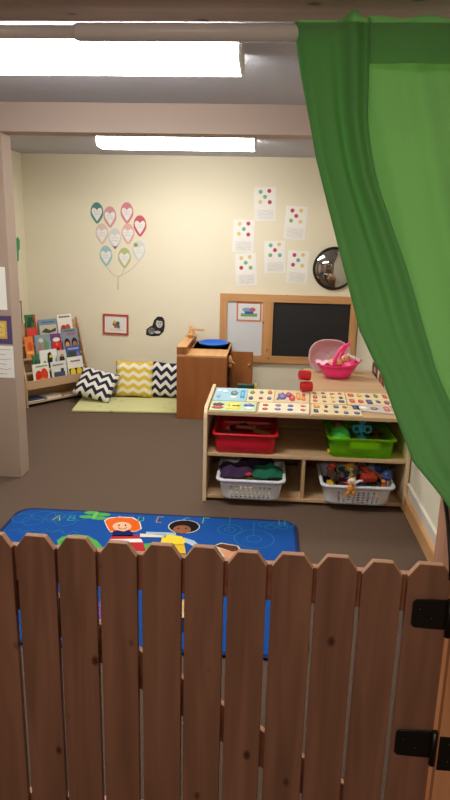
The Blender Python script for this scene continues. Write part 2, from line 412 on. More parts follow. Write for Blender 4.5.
for i in range(13):
    t = i/12; z = 1.927+(1.853-1.927)*t; row = []
    for j in range(31):
        u = j/30; x = .156+(.44-.156)*u; row.append(Vector((x, 1.254+.003*math.sin(u*15)-.010*(1-abs(t*2-1))*.4, z+(.003*math.sin(u*21) if i == 0 else 0))))
    rows.append(row)
b = MB(); b.grid(rows, M_curt); b.build('rod_pocket', cur, recalc=False)

# ------------------------------------------------------------------ papers helper
def paper(name, corners, m, label, cat, draw=None, th=.002, group=None, framed=None):
    """corners: o (lower left), ax, ay, w, h, n"""
    o, ax, ay, w, h, n = corners
    o = Vector(o); ax = Vector(ax); ay = Vector(ay); n = Vector(n)
    b = MB(); b.prism(rect(0, w, 0, h), o, ax, ay, n*th, m)
    def f(pts, lay, mm): b.flat(pts, o+n*th, ax, ay, n, lay, mm)
    if draw: draw(f, w, h)
    ob = b.build(name, recalc=False)
    if framed:
        fm, fwid, fth = framed
        fb = MB()
        for r_ in (rect(-fwid, w+fwid, -fwid, 0), rect(-fwid, w+fwid, h, h+fwid), rect(-fwid, 0, 0, h), rect(w, w+fwid, 0, h)):
            fb.prism(r_, o, ax, ay, n*fth, fm)
        fb.build('frame', ob)
    return tag(ob, label, cat, group)
def backwall(x0, y0, x1, y1, rot=0):
    a = onY(x0, y1, YB); c = onY(x1, y0, YB); d = onY(x0, y0, YB)
    ax = Vector((math.cos(rot), 0, math.sin(rot))); ay = Vector((-math.sin(rot), 0, math.cos(rot)))
    return (Vector((a.x, YB, a.z)), ax, ay, (c.x-a.x), (d.z-a.z), Vector((0, -1, 0)))
def scribble(f, x0, x1, y, col, h=.004, lay=1, seed=0, n=14, w=.0022):
    rn = random.Random(seed)
    pts = [(x0+(x1-x0)*i/n, y+rn.uniform(-h, h)) for i in range(n+1)]
    for q in stroke(pts, w): f(q, lay, col)

# --- papers on the wall stub
def d_text(f, w, h):
    m = mat((52, 56, 84), .8, 0, name='ink')
    for k in range(6): scribble(f, w*.2, w*(.93 if k % 2 == 0 else .8), h*(.88-.15*k), m, .003, 1, k, 16, .002)
st = lambda x0, y0, x1, y1: (Vector((x0, YP, y1)), X3, Z3, x1-x0, y0-y1, Vector((0, -1, 0)))
a = onY(6, 268, YP); c = onY(8, 310, YP); 
paper('notice_sheet', st(-1.80, onY(3, 267, YP).z, onY(7, 290, YP).x-.005, c.z), M_white, 'blank white notice sheet, topmost paper on the tan wall end at the left', 'paper', None)
a = onY(11, 316, YP); c = onY(11, 344, YP)
def d_plate(f, w, h):
    f(rect(w*.12, w*.86, h*.18, h*.82), 1, mat((206, 170, 74), .5, .1, name='gold')); f(rect(w*.2, w*.8, h*.26, h*.74), 2, mat((226, 196, 108), .5, .1, name='gold'))
    m = mat((120, 96, 60), .8, 0, name='ink')
    for k in range(2): scribble(f, w*.3, w*.72, h*(.6-.2*k), m, .004, 3, 40+k, 10, .003)
paper('plaque', st(-1.775, a.z, a.x, c.z), mat((84, 66, 112), .6, .08, name='purple'), 'purple card with a yellow rounded plate on the tan wall end', 'sign', d_plate)
a = onY(13, 346, YP); c = onY(14, 378, YP)
paper('handwritten_sheet', st(-1.80, a.z, a.x, c.z), M_white, 'white sheet of handwritten lines, lowest paper on the tan wall end', 'paper', d_text)

# --- balloons
BAL = [(97, 213, (46, 118, 104), 'dark teal'), (110, 217, (206, 138, 142), 'dusty pink'), (127, 213, (212, 112, 126), 'rose pink'), (140, 226, (198, 66, 84), 'crimson'),
       (102, 234, (216, 188, 170), 'beige'), (115, 239, (206, 206, 202), 'pale grey with brown tip'), (128, 234, (222, 168, 158), 'peach'),
       (106, 256, (140, 186, 188), 'light blue'), (124.5, 258, (176, 182, 110), 'olive green'), (139, 251, (204, 212, 208), 'whitish grey')]
POS = ['topmost on the left', 'second from the left in the top row', 'right of the top row', 'highest on the right edge', 'on the left edge of the middle row', 'in the middle of the bunch',
       'right of centre in the middle row', 'lowest on the left', 'lowest in the bunch', 'lowest on the right']
def tear(w, h, n=22):
    o = []
    for i in range(n):
        a = -PI/2+2*PI*i/n
        r = 1; x = math.cos(a)*w/2; y = math.sin(a)
        yy = y*.5*h
        if y < 0: x *= (1-abs(y)**1.6*.55); 
        o.append((x, yy))
    o[0] = (0, -h/2)
    return o
tips = []
for k, (px, py, c_, nm) in enumerate(BAL):
    P = onY(px, py, YB); o = Vector((P.x, YB, P.z)); n = Vector((0, -1, 0)); b = MB()
    W_, H_ = .125, .195; cm = mat(tuple(int(v*.82+200*.18) for v in c_), .7, .05, name='card')
    b.prism(tear(W_, H_), o, X3, Z3, n*.002, cm)
    heart = [(u*1.18, v*1.15) for u, v in [(0, -.066), (-.02, -.036), (-.040, 0), (-.043, .022), (-.033, .040), (-.016, .040), (0, .022), (.016, .040), (.033, .040), (.043, .022), (.040, 0), (.02, -.036)]]
    b.flat(heart, o+n*.002, X3, Z3, n, 1, mat((228, 224, 218), .7, .02, name='heart'))
    im = mat((150, 128, 134), .8, 0, name='ink')
    rn = random.Random(k)
    for j in range(2):
        pts = [(-.026+.052*i/9, .010-.022*j+rn.uniform(-.005, .005)) for i in range(10)]
        for q in stroke(pts, .002): b.flat(q, o+n*.002, X3, Z3, n, 2, im)
    if k == 5: b.flat([(0, -.097), (-.026, -.06), (0, -.07), (.026, -.06)], o+n*.002, X3, Z3, n, 2, mat((120, 92, 70), .8, 0, name='tip'))
    if k == 9: b.flat(ell(-.03, .055, .02, .02), o+n*.002, X3, Z3, n, 2, mat((150, 150, 96), .8, 0, name='tip'))
    tag(b.build('paper_balloon', recalc=False), '%s paper balloon, %s' % (nm, POS[k].replace(' of the bunch', '').replace(' in the bunch', '')), 'wall decoration', 'paper balloons on the back wall')
    tips.append(Vector((P.x, YB-.003, P.z-H_/2)))
b = MB(); K = onY(118.5, 276.5, YB-.003); T_ = onY(118, 290, YB-.003); ms = mat((196, 190, 172), .9, .05, name='twine')
for k in (7, 8, 9):
    tp = tips[k]; mid = (tp+K)/2+Vector((0, 0, -.02)); b.tube([tp, (tp+mid)/2+Vector((0, 0, -.006)), mid, (mid+K)/2+Vector((0, 0, -.006)), K], .0022, ms, 5)
b.tube([K, K+Vector((-.004, 0, -.03)), T_], .0032, ms, 5)
tag(b.build('balloon_string'), 'pale twine gathered below the paper balloons on the back wall', 'string')

# --- framed picture, black and white photo
def d_pic(f, w, h):
    f(rect(.012, w-.012, .012, h-.012), 1, mat((226, 222, 214), .7, .02, name='paper'))
    for cx, cy, r, c_ in ((.45, .62, .10, (216, 178, 60)), (.6, .56, .11, (70, 92, 130)), (.5, .42, .12, (170, 96, 66)), (.63, .36, .09, (90, 120, 84)), (.4, .5, .06, (120, 70, 60))):
        f(ell(w*cx, h*cy, h*r, h*r*1.2), 2, mat(c_, .7, .1, name='crayon'))
        
    for k in range(2): scribble(f, w*.25, w*.75, h*(.22-.08*k), mat((120, 116, 110), .8, 0, name='ink'), .002, 2, k, 12, .0015)
o, ax, ay, w, h, n = backwall(105, 315.5, 126.5, 332, -.02)
paper('framed_picture', (o, ax, ay, w, h, n), M_white, 'small picture in a red frame on the back wall below the balloons', 'picture', d_pic, .006, None, (mat((176, 70, 62), .5, .06, name='red_frame'), .018, .014))
b = MB(); P = onY(155.5, 326.5, YB); o = Vector((P.x, YB, P.z)); n = Vector((0, -1, 0)); bk = mat((30, 30, 32), .6, .2, name='print')
b.prism([(-.095, -.085), (-.09, -.03), (-.06, -.005), (-.03, .01), (-.015, .06), (.02, .098), (.065, .098), (.09, .06), (.092, 0), (.08, -.05), (.04, -.09), (-.04, -.098)], o, X3, Z3, n*.002, bk)
gm = mat((196, 194, 190), .6, .1, name='print_grey'); g2 = mat((116, 116, 116), .6, .1, name='print_mid')
for pts, lay, mm in ((ell(.038, .03, .033, .042), 1, gm), (ell(.048, .075, .036, .02), 2, bk), (ell(.03, .034, .008, .005), 2, bk), (ell(.052, .034, .007, .005), 2, bk), (ell(.04, .008, .012, .005), 2, g2),
                      (ell(-.04, -.045, .034, .034), 1, g2), (ell(-.05, -.032, .008, .005), 2, bk), (ell(-.028, -.036, .008, .005), 2, bk), (ell(.02, -.055, .03, .014), 1, gm), (ell(-.035, -.066, .012, .004), 2, gm)):
    b.flat(pts, o+n*.002, X3, Z3, n, lay, mm)
tag(b.build('photo_cutout', recalc=False), 'black and white cut-out photo of people on the back wall', 'photo')

# --- dot sheets
SH = [(265, 204, .04, 'topmost dot sheet on the back wall'), (295.5, 223, -.06, 'dot sheet at upper right above the blackboard'), (243.5, 236, -.02, 'dot sheet highest on the left above the whiteboard'),
      (275, 257, .05, 'dot sheet in the middle of the group'), (246, 269.5, .07, 'dot sheet lowest on the left above the whiteboard'), (297.5, 267, -.05, 'dot sheet lowest on the right beside the round mirror')]
DC = {'r': (176, 66, 86), 'y': (222, 198, 122), 'g': (120, 176, 120), 't': (104, 172, 158)}
CO = ['gryrg', 'rygyr', 'yryrt', 'tygtr', 'yyrgg', 'ryryt']
for k, (px, py, rz, lb) in enumerate(SH):
    P = onY(px, py, YB); w, h = .20, .30; ax = Vector((math.cos(rz), 0, math.sin(rz))); ay = Vector((-math.sin(rz), 0, math.cos(rz)))
    o = Vector((P.x, YB, P.z))-ax*w/2-ay*h/2
    def dd(f, w, h, k=k):
        f(rect(.006, w-.01, h*.36, h-.006), 1, mat((236, 233, 227), .7, .02, name='paper'))
        for j, (u, v) in enumerate(((.3, .86), (.7, .88), (.28, .56), (.72, .55), (.5, .71))):
            f(ell(w*u, h*v, .0185, .0185), 2, mat(DC[CO[k][j]], .7, .08, name='dot'))
        rn = random.Random(k+9); pm = mat((176, 176, 182), .8, 0, name='pencil')
        for j in range(9): scribble(f, w*.15, w*.88, h*(.31-.03*j), pm, .007, 2, k*20+j, 9, .0016)
    paper('dot_worksheet', (o, ax, ay, w, h, (0, -1, 0)), mat((234, 231, 224), .7, .02, name='sheet'), lb+', with five coloured dots', 'worksheet', dd, .0015, 'dot worksheets on the back wall')

# --- round convex mirror
mc = onY(334, 268.5, YB); mr = empty('round_mirror', (mc.x, YB, mc.z-.2), 'round convex mirror with a black rim on the back wall beside the green curtain', 'mirror')
T = Matrix.Translation((mc.x, YB-.002, mc.z)) @ Matrix.Rotation(PI/2, 4, 'X')
b = MB(); R_ = .188
b.grid([[T @ Vector(((R_+.012*math.cos(a))*math.cos(2*PI*k/48), (R_+.012*math.cos(a))*math.sin(2*PI*k/48), .014+.013*math.sin(a))) for a in [2*PI*j/10 for j in range(10)]] for k in range(48)], M_black, closeu=True, closev=True); b.build('rim', mr)
mm, nt, bs = base_mat('mirror_glass'); bs.inputs['Metallic'].default_value = 1; bs.inputs['Roughness'].default_value = .04; bs.inputs['Base Color'].default_value = (.45, .44, .43, 1)
b = MB(); b.lathe([(R_*math.sin(i/12*1.0)/math.sin(1.0), .012+.05*(math.cos(i/12*1.0)-math.cos(1.0))/(1-math.cos(1.0))) for i in range(12, 0, -1)]+[(.0005, .062)], (0, 0, 0), mm, 48, T=T); b.build('glass', mr)

# --- chalkboard
cb = empty('wall_board', (.2, YB-.02, .36), 'pine framed board on the back wall with white left panel and black chalkboard right panel', 'chalkboard')
A = onY(220.5, 292.5, YB); Bq = onY(355.5, 364, YB); x0, x1, z1, z0 = A.x, .862, A.z-.005, Bq.z-.015
dv0, dv1 = -.04, .062; sw = .07
def bx(x0, x1, z0, z1, m, nm, y0=YB-.032, y1=YB): b = MB(); b.box(x0, x1, y0, y1, z0, z1, m, bev=.002); b.build(nm, cb)
bx(x0, x1, z1-sw, z1, M_pinex, 'top_rail'); bx(x0, x1, z0, z0+sw, M_pinex, 'bottom_rail')
bx(x0, x0+sw, z0+sw, z1-sw, M_pinez, 'stile'); bx(x1-sw, x1, z0+sw, z1-sw, M_pinez, 'stile'); bx(dv0, dv1, z0+sw, z1-sw, M_pinez, 'stile')
b = MB(); b.box(x0+sw, dv0, YB-.012, YB, z0+sw, z1-sw, mat((212, 214, 216), .35, .02, 5, name='whiteboard')); b.build('whiteboard', cb)
b = MB(); b.box(dv1, x1-sw, YB-.012, YB, z0+sw, z1-sw, mat((30, 31, 33), .55, .25, 6, name='slate')); b.build('blackboard', cb)
a = onY(238.5, 303.5, YB-.012); c = onY(259.5, 320, YB-.012)
def d_house(f, w, h):
    f(rect(.006, w-.006, .006, h-.006), 1, mat((220, 222, 224), .7, .02, name='paper'))
    f(rect(w*.12, w*.88, h*.2, h*.4), 2, mat((120, 160, 90), .7, .1, name='crayon')); f(ell(w*.4, h*.62, w*.22, h*.14), 2, mat((120, 160, 200), .7, .1, name='crayon'))
    f(ell(w*.66, h*.64, w*.14, h*.13), 3, mat((190, 90, 110), .7, .1, name='crayon')); f(rect(w*.3, w*.7, h*.36, h*.52), 3, mat((70, 90, 150), .7, .1, name='crayon'))
paper('pinned_picture', (Vector((a.x, YB-.0125, c.z)), X3, Z3, c.x-a.x, a.z-c.z, Vector((0, -1, 0))), M_white, 'small drawing with an orange border on the white left panel of the wall board', 'picture', d_house, .002, None, (mat((206, 130, 84), .6, .05, name='orange_border'), .016, .003))

# --- left wall bits
a = onX(20, 240, XL); c = onX(14, 262, XL)
b = MB(); gy = a.y
gm = mat((60, 150, 92), .7, .1, name='green_paper')
b.prism([(0, 0), (.05, .01), (.06, .1), (.09, .12), (.1, .2), (.05, .23), (-.0, .2), (-.04, .21), (-.05, .12), (-.02, .1), (-.03, .02)], (XL, gy-.11, onX(18, 262, XL).z), Y3, Z3, (.002, 0, 0), gm)
tag(b.build('paper_cutout', recalc=False), 'green paper cut-out high on the left wall behind the tan wall end', 'wall decoration')
b = MB(); q0 = onX(21, 302, XL).z; q1 = onX(23, 352, XL).z; yy = onX(20.5, 325, XL).y
b.box(XL, XL+.012, yy-.42, yy, q1, q0, mat((216, 208, 196), .7, .05, name='poster')); p_ = tag(b.build('wall_poster'), 'dark red framed poster low on the left wall, mostly hidden by the tan wall end', 'picture')
b = MB()
for r_ in (rect(-.435, 0.015, q1-.015, q1), rect(-.435, .015, q0, q0+.015), rect(0, .015, q1, q0), rect(-.435, -.42, q1, q0)): b.prism(r_, (XL, yy, 0), Y3, Z3, (.016, 0, 0), mat((120, 58, 46), .6, .05, name='frame_red'))
b.build('frame', p_)

# --- photographs on the right wall
for px0, py0, px1, py1, c_, lb in ((364.8, 334.5, 367.8, 345.5, (70, 50, 62), 'small dark photograph on the right wall, farthest from the doorway'),
                              (372.2, 362, 377.8, 381.5, (92, 58, 48), 'dark brown photograph on the right wall, middle of three'),
                              (378.5, 373.5, 384.2, 394, (150, 84, 58), 'reddish brown photograph on the right wall, nearest the long shelf')):
    ym = (py0+py1)/2; ya = onX(px0, ym, XR).y; yb_ = onX(px1, ym, XR).y; xm = (px0+px1)/2
    zt_ = onX(xm, py0+1.5, XR).z; zb_ = onX(xm, py1-1.5, XR).z
    def dp(f, w, h, c_=c_):
        f(ell(w*.5, h*.6, w*.2, h*.2), 1, mat((206, 150, 120), .6, .1, name='skin_print')); f(rect(w*.2, w*.8, h*.08, h*.4), 1, mat(tuple(v//2 for v in c_), .6, .1, name='print'))
    paper('photograph', (Vector((XR, ya, zb_)), (0, -1, 0), Z3, ya-yb_, zt_-zb_, (-1, 0, 0)), mat(c_, .5, .2, 12, name='photo'), lb, 'photo', dp, .002)

# ------------------------------------------------------------------ rug
RZ = .012
x0, x1 = -1.375, .212; y0, y1 = 2.10, 3.325
rg = MB(); navy = mat((20, 34, 84), .9, .15, 200, .3, name='rug_edge'); blue = mat((26, 80, 158), .92, .2, 240, .3, .1, name='rug_blue')
def rr(x0, x1, y0, y1, r, n=7):
    o = []
    for cx, cy, a in ((x1-r, y0+r, -PI/2), (x1-r, y1-r, 0), (x0+r, y1-r, PI/2), (x0+r, y0+r, PI)):
        o += [(cx+r*math.cos(a+PI/2*k/n), cy+r*math.sin(a+PI/2*k/n)) for k in range(n+1)]
    return o
rg.prism(rr(x0, x1, y0, y1, .09), (0, 0, .0005), X3, Y3, (0, 0, RZ-.0005), navy)
def rf(pts, lay, c_, **k): rg.flat(pts, (0, 0, RZ), X3, Y3, Z3, lay, mat(c_, .92, .15, 200, .2, .1, name='rug'))
rg.flat(rr(x0+.02, x1-.02, y0+.02, y1-.02, .075), (0, 0, RZ), X3, Y3, Z3, 1, blue)
def fl(x, y): p = onZ(x, y, RZ); return p.x, p.y
def rstroke(pts, w, c_, lay=2):
    for q in stroke(pts, w): rf(q, lay, c_)
TEAL = (42, 112, 160)
# outline tracks on the left
cx, cy = fl(48, 521)
for k in range(6): 
    cx, cy = fl(22+k*11, 518+3*math.sin(k*2)); rstroke(ell(cx, cy, .05+.008*(k % 3), .06, 16)+[ell(cx, cy, .05+.008*(k % 3), .06, 16)[0]], .006, TEAL)
for k in range(4): 
    cx, cy = fl(22+k*14, 532+2*math.sin(k*3)); rstroke([(cx-.07, cy), (cx-.03, cy+.03), (cx+.01, cy-.02), (cx+.05, cy+.02), (cx+.08, cy)], .007, TEAL)
# circles on the right
for px, py, r_ in ((254, 539, .105), (230, 530, .065), (230, 530, .03), (254, 539, .04)):
    cx, cy = fl(px, py); e_ = ell(cx, cy, r_, r_, 22); rstroke(e_+[e_[0]], .006, TEAL)
for px, py in ((254, 524), (230, 520)):
    cx, cy = fl(px, py); rstroke([(cx, cy+.03), (cx, cy-.14)], .006, TEAL)
for k in range(5):
    cx, cy = fl(264+k*6.2, 525+2*(k % 2)); e_ = ell(cx, cy, .03, .03, 10); rstroke(e_+[e_[0]], .006, TEAL)
# letters and flowers along the far edge
for k, (px, c_) in enumerate(((58, (150, 190, 70)), (72, (70, 160, 170)), (118, (190, 190, 90)), (141, (80, 170, 120)), (160, (190, 150, 70)), (206, (120, 190, 120)), (186, (80, 160, 190)), (282, (70, 150, 190)))):
    cx, cy = fl(px, 518+(px-60)*.02); rstroke([(cx+u*.02, cy+v*.035) for u, v in ([(-1, -1), (0, 1), (.5, 0), (-.5, 0), (.5, 0), (1, -1)], [(-.8, -1), (-.8, 1), (.5, .9), (.5, .1), (-.8, 0), (.8, -.1), (.8, -.9), (-.8, -1)], [(1, .7), (0, 1), (-1, 0), (0, -1), (1, -.7)],
        [(-.8, -1), (-.8, 1), (.6, .6), (.8, -.4), (-.8, -1)], [(.8, 1), (-.8, 1), (-.8, 0), (.4, 0), (-.8, 0), (-.8, -1), (.8, -1)], [(.8, 1), (-.8, 1), (-.8, 0), (.4, 0), (-.8, 0), (-.8, -1)], [(1, .7), (0, 1), (-1, 0), (0, -1), (1, -.6), (.9, 0), (.2, 0)], [(-.8, -1), (-.8, 1), (-.8, 0), (.8, 0), (.8, 1), (.8, -1)])[k]], .007, c_, 3)
GR = (86, 168, 84)
cx, cy = fl(95, 516)
for a in (0.5, 2.2, 3.6, 5.6): rf(ell(cx+.045*math.cos(a), cy+.045*math.sin(a), .045, .022, 12), 3, GR)
rf(ell(cx, cy, .012, .05), 4, (110, 190, 90))
# red haired child
def rp(lst, lay, c_): rf([fl(*p) for p in lst], lay, c_)
rp([(104, 521), (108, 518), (120, 517), (133, 517.5), (140, 522), (142, 529), (136, 532), (110, 532.5), (107, 528)], 3, (236, 232, 220))
rp([(105, 521.5), (109, 518.8), (120, 517.8), (132, 518.3), (139, 522.5), (141, 529), (136, 531.5), (110, 531.8), (108, 528)], 4, (226, 100, 34))
rf([fl(122+9.5*math.cos(a), 527+4.6*math.sin(a)) for a in [2*PI*i/16 for i in range(16)]], 5, (238, 184, 150))
for px in (119, 125.5): rf([fl(px+.9*math.cos(a), 526+.9*math.sin(a)) for a in [2*PI*i/8 for i in range(8)]], 6, (30, 24, 24))
rstroke([fl(118, 528.3), fl(120.5, 529.6), fl(124, 529.6), fl(127, 528.2)], .006, (150, 50, 40), 6)
rp([(113, 532), (117, 530.8), (124, 532.2), (129, 530.5), (133, 534), (133, 537), (112, 537)], 6, (24, 34, 92))
rp([(112, 536), (138, 535.5), (141, 540), (110, 540.5)], 6, (186, 46, 52)); rp([(110, 540), (141, 539.5), (143, 543), (108, 543.5)], 7, (230, 228, 226))
rp([(108, 543), (143, 542.5), (146, 552), (106, 552)], 6, (186, 46, 52))
rp([(140, 534), (165, 536), (166, 538), (140, 537.5)], 5, (225, 214, 200))
# frog and hill
rp([(57, 541), (62, 537), (75, 534.5), (88, 536), (97, 541), (104, 549), (60, 552)], 3, GR); rp([(61, 542), (66, 539), (75, 537), (86, 539), (92, 544), (95, 552), (62, 552)], 4, (52, 120, 70))
rf([fl(76+2*math.cos(a), 537+1.5*math.sin(a)) for a in [2*PI*i/8 for i in range(8)]], 5, (20, 40, 30))
rp([(139, 545), (152, 543), (160, 552), (139, 553)], 3, GR); rp([(146, 532), (176, 533), (176, 535.5), (146, 534.5)], 3, (160, 190, 210))
# dark haired child in yellow
rf([fl(184+16*math.cos(a), 527+6.8*math.sin(a)) for a in [2*PI*i/20 for i in range(20)]], 3, (214, 206, 190))
rf([fl(184+15*math.cos(a), 527+6.2*math.sin(a)) for a in [2*PI*i/20 for i in range(20)]], 4, (26, 22, 24))
rf([fl(182+9*math.cos(a), 530+4.2*math.sin(a)) for a in [2*PI*i/16 for i in range(16)]], 5, (146, 92, 62))
for px in (178.5, 186): rf([fl(px+.9*math.cos(a), 529+.8*math.sin(a)) for a in [2*PI*i/8 for i in range(8)]], 6, (20, 16, 16))
rp([(162, 538), (168, 535), (182, 537), (186, 542), (183, 545), (160, 545.5)], 5, (238, 208, 66)); rp([(160, 545), (184, 544.5), (186, 554), (160, 554)], 5, (222, 184, 50))
rp([(184, 538), (194, 541), (204, 550), (200, 551), (190, 545), (183, 542)], 4, (170, 190, 210))
# third child low on the rug
rp([(214, 546), (221, 543), (238, 546), (242, 551), (236, 560), (226, 560), (219, 552)], 3, (216, 206, 190))
rp([(215, 546.3), (221, 544), (237, 546.6), (240, 551), (232, 552)], 4, (92, 54, 34)); rp([(219, 549), (231, 552), (239, 552), (234, 559), (226, 559)], 5, (214, 150, 112))
# things seen between the pickets
rp([(92, 605), (104, 600), (108, 640), (95, 645)], 3, (120, 84, 150)); rp([(176, 600), (192, 600), (192, 618), (176, 618)], 3, (216, 176, 130)); rp([(170, 618), (196, 618), (196, 632), (170, 632)], 3, (30, 40, 60))
rp([(95, 620), (106, 620), (106, 632), (95, 632)], 4, (206, 170, 140))
rp([(40, 560), (90, 560), (90, 575), (40, 575)], 3, GR); rp([(150, 640), (160, 590), (170, 585), (160, 645)], 3, GR)
tag(rg.build('play_rug', recalc=False), 'blue children\'s rug with cartoon kids on the brown carpet behind the gate', 'rug')

# ------------------------------------------------------------------ long shelf
SX0, SX1, SY0, SY1, SH_ = -.345, .866, 3.563, 4.195, .562
sh = empty('storage_shelf', ((SX0+SX1)/2, (SY0+SY1)/2, 0), 'low light birch shelf unit holding four bins, in the middle of the carpet', 'shelf')
def sb(x0, x1, y0, y1, z0, z1, m, nm, bev=.003): b = MB(); b.box(x0, x1, y0, y1, z0, z1, m, bev=bev); return b.build(nm, sh)
for xa in (SX0, SX1-.022):
    b = MB(); dpt = SY1-SY0
    b.prism([(0, 0), (dpt, 0), (dpt, SH_+.022), (.06, SH_+.022), (.03, SH_+.016), (.008, SH_-.008), (0, SH_-.035)], (xa, SY0, .001), Y3, Z3, (.022, 0, 0), M_lt, bev=.003); b.build('side_panel', sh)
IX0, IX1 = SX0+.022, SX1-.022
sb(IX0, IX1, SY0+.012, SY1, SH_-.022, SH_, M_birch, 'top')
sb(IX0, IX1, SY0+.012, SY1-.01, .288, .308, M_birch, 'middle_shelf')
sb(IX0, IX1, SY0+.012, SY1-.01, .02, .040, M_birch, 'bottom_shelf')
sb(.243, .263, SY0+.016, SY1-.01, .040, .288, M_birchz, 'divider')
sb(IX0, IX1, SY1-.01, SY1, .001, SH_-.022, M_birch, 'back_panel', 0)

def holes_ok(): pass
def bin_mesh(b, x0, x1, y0, y1, z0, z1, tp, m, th=.003, rim=.012, r=.05, holes=None):
    """open tub with rounded corners, tapering by tp towards the bottom; holes=(nz rows) leaves out grid cells"""
    NS = 100 if holes else 48
    def ring(ins, z, off=0):
        hx, hy = (x1-x0)/2-ins-off, (y1-y0)/2-ins-off; rr_ = max(.004, r-off); cx, cy = (x0+x1)/2, (y0+y1)/2
        segs = []; P = []
        corners = [(hx-rr_, -hy+rr_, -PI/2), (hx-rr_, hy-rr_, 0), (-hx+rr_, hy-rr_, PI/2), (-hx+rr_, -hy+rr_, PI)]
        poly = []
        for px, py, a in corners:
            for k in range(9): poly.append((px+rr_*math.cos(a+PI/2*k/8), py+rr_*math.sin(a+PI/2*k/8)))
        poly.append(poly[0]); L = [0]
        for i in range(len(poly)-1): L.append(L[-1]+math.hypot(poly[i+1][0]-poly[i][0], poly[i+1][1]-poly[i][1]))
        j = 0
        for k in range(NS):
            s_ = L[-1]*k/NS
            while L[j+1] < s_: j += 1
            q = (s_-L[j])/(L[j+1]-L[j]); P.append(Vector((cx+poly[j][0]+(poly[j+1][0]-poly[j][0])*q, cy+poly[j][1]+(poly[j+1][1]-poly[j][1])*q, z)))
        return P
    H_ = z1-z0
    if not holes:
        prof = [(tp+.01, z0), (tp, z0+.006), (tp*.5, z0+H_*.5), (.004, z1-.012), (.0, z1-.012), (-rim, z1-.012), (-rim, z1-.004), (-rim+.003, z1), (0, z1)]
        rows = [ring(a, z) for a, z in prof]+[ring(a+th, z) for a, z in ((.002, z1), (tp*.5, z0+H_*.5), (tp, z0+.006), (tp+.012, z0+th))]
        V = b.grid(rows, m, closev=True, cap=True)
    else:
        nz = holes; zs = [z0+.022+(H_*.66-.022)*k/(2*nz-1) for k in range(2*nz)]
        def tpz(z): return tp*(1-(z-z0)/H_)
        prof = [(tp+.02, z0), (tp+.004, z0+.006), (tpz(z0+.018), z0+.018)]
        rows = [ring(a, z) for a, z in prof]; b.grid(rows, m, closev=True)
        b.grid([ring(tp+.02+.001, z0), ring(tp+.02, z0)], m, closev=True); vs = [b.bm.verts.new(p) for p in ring(tp+.02, z0)]; b.fin([b.bm.faces.new(vs)], m)
        g_ = [rows[-1]]+[ring(tpz(z), z) for z in zs]+[ring(tpz(z0+H_*.72), z0+H_*.72)]
        V = [[b.bm.verts.new(p) for p in row] for row in g_]; fs = []
        cx = (x0+x1)/2
        for i in range(len(V)-1):
            for j in range(NS):
                mid = (g_[i][j]+g_[i][(j+1) % NS])/2
                corner = abs(mid.x-cx) > (x1-x0)/2-tp-.055 and abs(mid.y-(y0+y1)/2) > (y1-y0)/2-tp-.055
                if i % 2 == 1 and j % 2 == 0 and not corner and i < len(V)-1: continue
                fs.append(b.bm.faces.new([V[i][j], V[i][(j+1) % NS], V[i+1][(j+1) % NS], V[i+1][j]]))
        b.fin(fs, m, True)
        prof = [(tpz(z0+H_*.72), z0+H_*.72), (.002, z1-.016), (-rim, z1-.018), (-rim-.003, z1-.008), (-rim, z1-.001), (-.002, z1), (.004, z1-.004), (.008, z0+H_*.72)]
        b.grid([ring(a, z) for a, z in prof], m, closev=True)
red = mat((196, 22, 34), .35, .03, 10, name='red_plastic'); wht = mat((214, 218, 226), .4, .02, 10, name='white_plastic')
b = MB(); bin_mesh(b, -.283, .085, 3.575, 3.98, .3085, .432, .010, red, rim=.012, r=.028)
redbin = tag(b.build('storage_bin', recalc=True), 'red plastic bin on the middle shelf at the left', 'bin')
m_gr, nt, bs = base_mat('lime_plastic'); bs.inputs['Base Color'].default_value = lin((200, 252, 70)); bs.inputs['Roughness'].default_value = .25
nt_ = m_gr.node_tree; tl = node(nt_, 'ShaderNodeBsdfTranslucent'); tl.inputs[0].default_value = lin((150, 224, 40)); tr = node(nt_, 'ShaderNodeBsdfTransparent'); tr.inputs[0].default_value = lin((205, 250, 110))
m1 = node(nt_, 'ShaderNodeMixShader'); m1.inputs[0].default_value = .80; m2 = node(nt_, 'ShaderNodeMixShader'); m2.inputs[0].default_value = .2
op = nt_.nodes['Material Output']; nt_.links.new(bs.outputs[0], m1.inputs[1]); nt_.links.new(tr.outputs[0], m1.inputs[2]); nt_.links.new(m1.outputs[0], m2.inputs[1]); nt_.links.new(tl.outputs[0], m2.inputs[2]); nt_.links.new(m2.outputs[0], op.inputs[0])
b = MB(); bin_mesh(b, .395, .775, 3.58, 3.98, .3085, .432, .012, m_gr, rim=.012, r=.028)
tag(b.build('storage_bin'), 'translucent lime green bin of toys on the middle shelf at the right', 'bin')
b = MB(); bin_mesh(b, -.246, .134, 3.49, 3.88, .0405, .182, .020, wht, rim=.014, holes=5)
tag(b.build('laundry_basket'), 'white holed basket full of purple and green cloth, bottom left of the shelf', 'basket')
b = MB(); bin_mesh(b, .366, .768, 3.49, 3.88, .0405, .176, .020, wht, rim=.014, holes=5)
tag(b.build('laundry_basket'), 'white holed basket full of small toys, bottom right of the shelf', 'basket')

